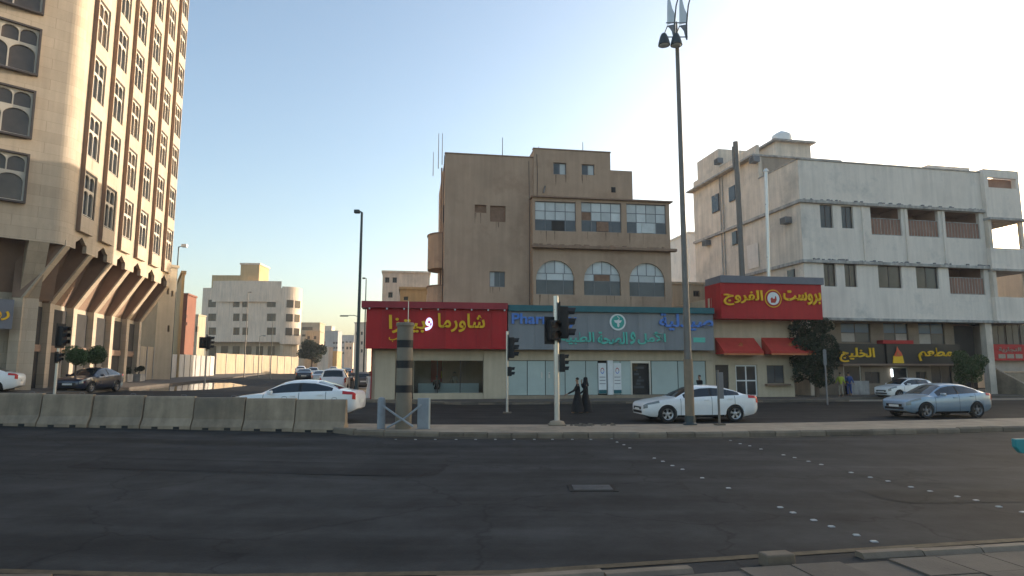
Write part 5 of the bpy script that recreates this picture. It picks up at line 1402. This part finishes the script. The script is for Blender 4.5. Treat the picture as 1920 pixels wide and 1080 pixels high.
x_, y_ = inshop(819, .75)
st = thing('stool', 'low stool under the person sitting in the shop window', 'stool', (x_, y_, .15), S.a)
MB().lathe([(.17, .62), (.18, .66), (.17, .70)], (0, 0, 0), 16).build('seat', M['black'], st)
for k in range(4): a = PI/4+k*PI/2; MB().tube([(.1*math.cos(a), .1*math.sin(a), .62), (.17*math.cos(a), .17*math.sin(a), 0)], .014, 6).build('leg', M['metal_grey'], st)

# ------------------------------------------------------------------ trees and shrubs
def foliage(blobs, n, size, seed):
    rn = random.Random(seed); b = MB(); vs, fs = [], []
    tot = sum(r[3]*r[4]*r[5] for r in blobs)
    for cx, cy, cz, rx, ry, rz in blobs:
        m_ = int(n * rx*ry*rz / tot)
        for _ in range(m_):
            while True:
                u = Vector((rn.uniform(-1, 1), rn.uniform(-1, 1), rn.uniform(-1, 1)))
                if .15 < u.length < 1: break
            u *= (u.length ** -.45)
            if u.length > 1.0: u *= rn.uniform(.9, 1.12) / u.length
            c = Vector((cx+u.x*rx, cy+u.y*ry, cz+u.z*rz)); d = Vector((rn.gauss(0, 1), rn.gauss(0, 1), rn.gauss(0, 1))).normalized()
            e = d.orthogonal().normalized(); f = d.cross(e); s_ = size*rn.uniform(.6, 1.3); i0 = len(vs)
            vs += [c-e*s_*.5, c-f*s_*.24, c+e*s_*.5, c+f*s_*.24]; fs.append((i0, i0+1, i0+2, i0+3))
    b.v, b.f = [tuple(q) for q in vs], fs
    me = bpy.data.meshes.new('crown'); me.from_pydata(b.v, [], b.f); return me
def tree(name, label, X, Y, blobs, trunk_h, tr, n, leaf, material, cat='tree', seed=1, group=None, limbs=True, z=None):
    g = gz(X, Y) if z is None else z
    t = thing(name, label, cat, (X, Y, g), 0, group)
    tb = MB(); tb.tube([(0,0,-.1),(.03,.02,trunk_h*.5),(0,.04,trunk_h)], [tr*1.25, tr, tr*.8], 10)
    if limbs:
        for cx, cy, cz, rx, ry, rz in blobs: tb.tube([(0,.03,trunk_h*.85),(cx*.5,cy*.5,(trunk_h+cz)/2),(cx,cy,cz)], [tr*.6, tr*.4, tr*.15], 6)
    rn = random.Random(seed+50)
    if limbs and tr > .08:
        for _ in range(22):
            cx, cy, cz, rx, ry, rz = rn.choice(blobs); d = Vector((rn.gauss(0, 1), rn.gauss(0, 1), abs(rn.gauss(0, .8)))).normalized()
            tb.tube([(cx, cy, cz), (cx+d.x*rx*.7, cy+d.y*ry*.7, cz+d.z*rz*.7), (cx+d.x*rx*1.2, cy+d.y*ry*1.2, cz+d.z*rz*1.25)], [tr*.16, tr*.1, tr*.04], 5)
    tb.build('trunk', M['bark'], t)
    me = foliage(blobs, n, leaf, seed); me.materials.append(material); link('crown', me, t)
    return t
q = W.o + W.ex * W.pt(1529, 680, -2.2)[0] + W.ey * -2.2
rt = random.Random(5)
def bl(n, rx, ry, z0, z1, r0, r1):
    return [(rt.uniform(-rx, rx), rt.uniform(-ry, ry), rt.uniform(z0, z1), rt.uniform(r0, r1), rt.uniform(r0, r1), rt.uniform(r0, r1)*.85) for _ in range(n)]
tree('street_tree', 'dark leafy street tree between chicken shop and restaurant sign', q.x, q.y, bl(30, 1.3, .85, 1.2, 5.2, .3, .75) + [(-.7,0,5.2,.75,.7,.6), (.6,0,5.1,.7,.7,.6), (.2,-.2,1.6,.9,.6,.9), (-.9,0,3.2,.8,.7,1.1), (.9,0,3.4,.8,.7,1.1), (0,0,2.6,1.2,.9,1.2)], 1.3, .14, 15000, .2, M['leaf_dark'], seed=3, z=.1)
q = W.o + W.ex * W.pt(1822, 700, -1.6)[0] + W.ey * -1.6
tree('street_tree', 'small green tree beside the restaurant passage and stairs', q.x, q.y, bl(12, .75, .6, 1.3, 3.0, .45, .75), 1.2, .09, 8000, .15, M['leaf_mid'], seed=4, z=.1)
tree('far_tree', 'dark round tree far along the side street', GX(587, 128), 128, bl(9, 1.6, 1.3, 3.2, 5.6, 1.0, 1.6), 3.0, .2, 5000, .4, M['leaf_dark'], seed=5)
for i, (px, Y, lab) in enumerate(((147, 36.3, 'clipped round bush in a pot, left of the pair by the tower'), (184, 38.0, 'clipped round bush in a pot, right of the pair by the tower'))):
    X = GX(px, Y)
    t = tree('topiary_bush', lab, X, Y, bl(7, .3, .3, 1.75, 2.2, .38, .55), 1.6, .05, 5000, .1, M['leaf_mid'], 'bush', seed=8+i, group='clipped bushes by the tower', z=gz(X, Y)+.16)
    MB().lathe([(.3, 0), (.38, .5), (.34, .5), (.32, .42)], (0, 0, 0), 16).build('pot', M['terracotta'], t)
for i, (px, Y, lab) in enumerate(((243, 50.5, 'small potted plant, nearer the tower columns'), (266, 52.3, 'small potted plant, nearer the garden wall'))):
    X = GX(px, Y)
    t = tree('potted_plant', lab, X, Y, bl(4, .2, .2, .75, 1.1, .2, .3), .6, .03, 700, .12, M['leaf_dark'], 'plant', seed=20+i, group='potted plants by the tower', z=gz(X, Y)+.16)
    MB().box(-.35, .35, -.35, .35, 0, .6).build('pot', M['white_trim'], t)

# ------------------------------------------------------------------ street furniture
# decorative tall lamp
lp = at(1293, 790, 24.2); X0 = lp.x; Y0 = 23.0; X0 = GX(1293, 23.0)*.985
lamp = thing('tall_street_lamp', 'tall decorative lamp post with hanging lanterns and pale lower sleeve', 'street lamp', (X0, Y0, .15))
HT = at(1268, 78, 23).z - .15
MB().tube([(0,0,.0),(0,0,2.3)], [.165, .16], 16).build('lower_sleeve', M['barrier'], lamp, smooth_=True)
MB().lathe([(.24,0),(.24,.05),(.19,.09),(.18,.32)], (0,0,0), 16).build('foot', M['pole_dark'], lamp)
MB().tube([(0,0,2.3),(0,0,6),(0,0,HT)], [.13, .11, .075], 16).build('pole', M['pole_brown'], lamp, smooth_=True)
MB().lathe([(.075,0),(.13,.05),(.13,.25),(.05,.4),(.03,.9)], (0,0,HT-.1), 12).build('finial', M['pole_brown'], lamp)
for zq, w in ((HT+.05, .34), (HT+.62, .34)):
    MB().tube([(-w-.12,-.25,zq+.0),(w+.0,-.25,zq)], .022, 8).build('cross_bar', M['metal_grey'], lamp)
for s_ in (-1, 1):
    bx_ = s_*.23 + (-.03)
    arm_ = [(bx_+.1,-.25,HT-.05),(bx_+.12,-.25,HT+.6),(bx_+.2,-.25,HT+1.3),(bx_+.38,-.25,HT+1.95)]
    MB().tube(arm_, [.035,.032,.028,.024], 8).build('arm', M['pole_dark'], lamp, smooth_=True)
    sl = MB(); sl.prism([(bx_-.16,HT+.55),(bx_+.1,HT+.62),(bx_+.13,HT+1.0),(bx_+.05,HT+1.2),(bx_-.06,HT+1.75),(bx_-.1,HT+1.9),(bx_-.14,HT+1.2)], 'y', -.262, -.235); sl.build('filigree_panel', M['galv'], lamp)
    MB().prism([(bx_-.17,HT+.5),(bx_+.1,HT+.55),(bx_+.1,HT+.0),(bx_+.06,HT+.0),(bx_+.0,HT+.3),(bx_-.08,HT+.42)], 'y', -.265, -.232).build('scroll_bracket', M['metal_grey'], lamp)
    lx = bx_-.3
    MB().tube([(bx_-.15,-.25,HT+.5),(lx+.05,-.25,HT+.24),(lx,-.25,HT+.1)], .02, 8).build('hanger', M['pole_dark'], lamp)
    ln = MB(); ln.lathe([(.05,.18),(.10,.14),(.15,.02),(.21,-.2),(.225,-.3),(.20,-.3)], (lx,-.25,HT+.02), 18); ln.build('lantern', M['pole_dark'], lamp, smooth_=True)
    MB().lathe([(.19,0),(.15,-.04),(.02,-.05)], (lx,-.25,HT-.275), 14).build('lens', M['plate'], lamp)
    MB().lathe([(.05,.15),(.15,.02),(.22,-.22),(.2,-.24)], (bx_+.5,-.25,HT+1.98), 18).build('lantern', M['pole_dark'], lamp, smooth_=True)

def simple_lamp(name, label, X, Y, h, r, arm_len, head=(.5, .22, .14), z=None, material='pole_dark', headmat=None):
    g = gz(X, Y) if z is None else z
    t = thing(name, label, 'street lamp', (X, Y, g))
    MB().tube([(0,0,0),(0,0,h)], [r, r*.6], 12).build('pole', M[material], t, smooth_=True)
    MB().box(-r*2, r*2, -r*2, r*2, 0, .05).build('base_plate', M[material], t)
    MB().tube([(0,0,h-.1),(arm_len*.4,0,h+.02),(arm_len,0,h+.03)], r*.4, 8).build('arm', M[material], t)
    a = arm_len
    hd = MB(); hd.box(min(a, a+head[0]*math.copysign(1, a)), max(a, a+head[0]*math.copysign(1, a)), -head[1]/2, head[1]/2, h-.06, h-.06+head[2])
    bevel(hd.build('lamp_head', M[headmat or material], t), .04)
    return t
simple_lamp('street_lamp', 'dark street lamp with box head left of the red sign', GX(672, 36), 36, at(672, 398, 36).z - gz(-8.6, 36), .11, -.12, (.32, .28, .2))
simple_lamp('street_lamp', 'thin street lamp beyond the red sign corner', GX(684, 66), 66, at(684, 522, 66).z - gz(-15, 66), .08, -.1, (.3, .2, .15))
simple_lamp('street_lamp', 'lamp post with pale head beside the cream tower', GX(325, 60), 60, at(328, 463, 60).z - gz(-31, 60), .09, .3, (.5, .35, .3), headmat='white')
tl = simple_lamp('street_lamp', 'slim lamp post with a slanted arm far down the street', GX(672, 44), 44, at(672, 592, 44).z - gz(-10.5, 44), .06, -.7, (.6, .14, .09))
simple_lamp('street_lamp', 'thin bare post before the far apartment block', GX(462, 80), 80, at(466, 548, 80).z - gz(-33, 80), .07, .15, (.3, .2, .12), material='pole_brown')
simple_lamp('street_lamp', 'short lamp post before the far boundary wall', GX(511, 78), 78, at(511, 600, 78).z - gz(-29, 78), .06, -.2, (.3, .2, .12))
simple_lamp('street_lamp', 'bent short post standing left of the boundary wall lamp', GX(488, 86), 86, at(488, 630, 86).z - gz(-33, 86), .06, .5, (.3, .2, .1))

# traffic lights
def signal(parent, x, z, y, r3=3, s_=1.0, deg=90, name='signal_head', board=True):
    """three-lens head at local x,z; faces heading deg"""
    h = .30*s_*r3
    a = R(deg)
    o = MB().box(-.15*s_, .15*s_, -.13*s_, .13*s_, 0, h).build(name, M['black'], parent, (x, y, z), a); bevel(o, .03)
    if board: MB().box(-.24*s_, .24*s_, .10*s_, .125*s_, -.12*s_, h+.12*s_).build('back_board', M['black'], o)
    for k in range(r3):
        zc = .15*s_+k*.30*s_
        MB().lathe([(.10*s_,0),(.10*s_,.02)], (0,-.15*s_,zc), 16, 1, 'y').build('lens', M['lens'], o)
        vz = MB(); n_ = 9; vs, fs = [], []
        for i in range(n_):
            t_ = PI*(-.15)+PI*1.3*i/(n_-1)
            for yv in (-.13*s_, -.36*s_ + .05*s_*(1-math.sin(max(0, min(PI, t_))))): vs.append((.125*s_*math.cos(t_), yv, zc+.125*s_*math.sin(t_)))
        fs = [(2*i,2*i+1,2*i+3,2*i+2) for i in range(n_-1)]
        vz.add(vs, fs); vz.build('visor', M['black'], o)
    return o
tz = .15
T = thing('traffic_light', 'galvanised traffic light pole with black signal heads on the median', 'traffic light', (GX(1042, 22.6)*1.01, 22.6, tz))
th = at(1040, 555, 22.6).z - tz
MB().tube([(0,0,0),(0,0,th)], .095, 16).build('pole', M['galv'], T, smooth_=True)
MB().box(-.3, .3, -.3, .3, 0, .06).build('base_plate', M['kerb'], T)
MB().lathe([(.28,0),(.24,.1),(.12,.14)], (0,0,.05), 16).build('foot', M['concrete'], T)
signal(T, .26, 3.02, 0, 3, 1.25, 90); signal(T, -.12, 2.95, -.22, 2, 1.15, 25); signal(T, .2, 1.85, 0, 3, .7, 90, board=False)
MB().box(.06, .2, -.04, .04, 3.3, 3.36).build('bracket', M['metal_grey'], T); MB().box(.06, .16, -.04, .04, 2.2, 2.26).build('bracket', M['metal_grey'], T)

T2 = thing('traffic_light', 'smaller traffic light pole between the red shop and pharmacy', 'traffic light', (GX(951, 31), 31, .02))
th = at(951, 622, 31).z
MB().tube([(0,0,0),(0,0,th)], .06, 12).build('pole', M['galv'], T2, smooth_=True)
MB().box(-.2, .2, -.2, .2, 0, .05).build('base_plate', M['kerb'], T2)
z1 = at(955, 672, 31).z; z2 = at(955, 706, 31).z
signal(T2, .2, z1, 0, 3, 1.1, 90); signal(T2, .12, z2, 0, 2, .75, 90, board=False)

def far_signal(label, px, Y, ytop, z_heads):
    X = GX(px, Y); g = gz(X, Y); t = thing('traffic_light', label, 'traffic light', (X, Y, g))
    MB().tube([(0,0,0),(0,0,at(px, ytop, Y).z-g)], .07, 10).build('pole', M['galv'], t, smooth_=True)
    for dx, py, n_, s_, dg in z_heads: signal(t, dx, at(px, py, Y).z-g, -.1, n_, s_, dg)
    return t
far_signal('traffic light at the left corner before the tower columns', 113, 33, 608, [(.22, 648, 3, 1.1, 80), (.12, 678, 2, .7, 80)])
far_signal('traffic light before the white hoarding near the far block', 390, 58, 612, [(-.35, 650, 2, 1.2, 30), (.2, 655, 3, 1.3, 100)])

# striped radar pillar with its guards
PX, PY = GX(760, 21.3)*1.0, 21.3
rp = thing('striped_pillar', 'thick cream speed-camera pillar with black bands on the median', 'pillar', (PX, PY, .16))
PH = at(760, 612, 21.3).z - .16; pr_ = .265
bands = [(638, 652), (676, 690), (722, 736)]
zs = [0.0]
for a, c in reversed(bands): zs += [at(760, c, 21.3).z-.16, at(760, a, 21.3).z-.16]
zs.append(PH)
for i in range(len(zs)-1):
    r = pr_ + (.003 if i % 2 else 0)
    MB().tube([(0,0,zs[i]+.001),(0,0,zs[i+1]-.001)], r, 40).build('black_band' if i % 2 else 'drum', M['black'] if i % 2 else M['pillar_cream'], rp, smooth_=True)
MB().lathe([(.29,0),(.30,.02),(.30,.09),(.27,.12)], (0,0,PH), 40).build('cap', M['pillar_cream'], rp)
MB().tube([(.09,0,PH+.1),(.09,0,PH+.85)], .012, 6).build('antenna', M['galv'], rp)
for px, w, lab in ((719, .13, 'grey guard post left of the striped pillar'), (797, .2, 'flat grey guard post right of the striped pillar')):
    X = GX(px, 21.2); t = thing('guard_post', lab, 'bollard', (X, 21.2, .16), 0, 'guard posts round the striped pillar')
    if w < .15: MB().lathe([(w,0),(w,.92),(w*.8,1.0),(w*.3,1.03)], (0,0,0), 20).build('post', M['bollard_grey'], t, smooth_=True)
    else:
        bevel(MB().box(-w, w, -.06, .06, 0, 1.0).build('post', M['bollard_grey'], t), .03)
        MB().box(w-.03, w+.012, -.07, .07, 0, 1.0).build('flange', M['galv'], t)
    MB().box(-w*1.3, w*1.3, -.14, .14, 0, .02).build('base_plate', M['metal_grey'], t)
xr = thing('guard_rail', 'crossed grey steel bars between the two guard posts', 'guard rail', (GX(757, 20.9), 20.85, .16), 0)
w = .62
MB().tube([(-w,0,.78),(0,-.02,.36),(w*.6,0,.12)], .035, 8).build('bar', M['bollard_grey'], xr)
MB().tube([(w,0,.8),(.1,.05,.38),(-w*.75,.02,.08)], .035, 8).build('bar', M['bollard_grey'], xr)

# sign posts
X = GX(1342, 22.9); sp = thing('sign_post', 'dark narrow sign post standing in front of the white sedan', 'sign', (X, 22.9, .15), .2)
h_ = at(1342, 694, 22.9).z - .15
MB().tube([(0,0,0),(0,0,h_)], .04, 10).build('pole', M['pole_brown'], sp)
bevel(MB().box(-.05, .2, -.03, -.005, h_-1.0, h_-.08).build('sign_plate', M['metal_grey'], sp), .008)
MB().box(-.15, .15, -.15, .15, 0, .05).build('base_plate', M['kerb'], sp)
X = GX(1543, 38); sp = thing('sign_post', 'plain grey sign post before the dark street tree', 'sign', (X, 38, .02), -.3)
h_ = at(1543, 655, 38).z
MB().tube([(0,0,0),(0,0,h_)], .05, 10).build('pole', M['metal_grey'], sp)
bevel(MB().box(-.09, .09, -.07, -.052, h_-.95, h_-.05).build('sign_plate', M['metal_grey'], sp), .008)
# teal street sign at the near right
q = at(1912, 836, 6.6); ts = thing('teal_sign', 'small teal plate on a post cut by the right edge', 'sign', (q.x+.06, 6.6, .05), 0)
MB().tube([(0,0,0),(0,0,q.z-.1)], .016, 8).build('post', M['metal_grey'], ts)
bevel(MB().prism([(-.12, q.z+.02), (.2, q.z+.02), (.2, q.z-.12), (-.07, q.z-.12), (-.12, q.z-.06)], 'y', -.03, .03).build('plate', M['teal_box'], ts), .008)
# rubble on the median beside the traffic light
rb = MB()
for k in range(26):
    x, y = GX(1100, 22.9)+rnd.gauss(0, .4), 22.6+rnd.gauss(0, .18); s_ = rnd.uniform(.03, .1); v0 = len(rb.v)
    rb.add([(x+s_*rnd.uniform(.5, 1.2)*a, y+s_*rnd.uniform(.5, 1.2)*b_, .15+max(0, c)*s_*rnd.uniform(.5, 1)) for a, b_, c in ((-1,-1,0),(1,-1,0),(1,1,0),(-1,1,0),(-.6,-.6,1),(.6,-.6,1),(.6,.6,1),(-.6,.6,1))], [(4,5,6,7),(0,1,5,4),(1,2,6,5),(2,3,7,6),(3,0,4,7)])
tag(rb.build('rubble', M['kerb']), 'small heap of broken concrete on the median', 'rubble', kind='stuff')

# ------------------------------------------------------------------ dusty evening air
hz_b = MB().box(-420, 420, -70, 720, -1.2, 46)
hm = bpy.data.materials.new('dusty_air'); hm.use_nodes = True; hm.node_tree.nodes.clear()
ho = hm.node_tree.nodes.new('ShaderNodeOutputMaterial'); hv = hm.node_tree.nodes.new('ShaderNodeVolumePrincipled')
hv.inputs['Color'].default_value = (.93, .95, .97, 1); hv.inputs['Density'].default_value = 0.0004; hv.inputs['Anisotropy'].default_value = 0.2
hm.node_tree.links.new(hv.outputs[0], ho.inputs['Volume'])
tag(hz_b.build('haze', hm), kind='stuff')
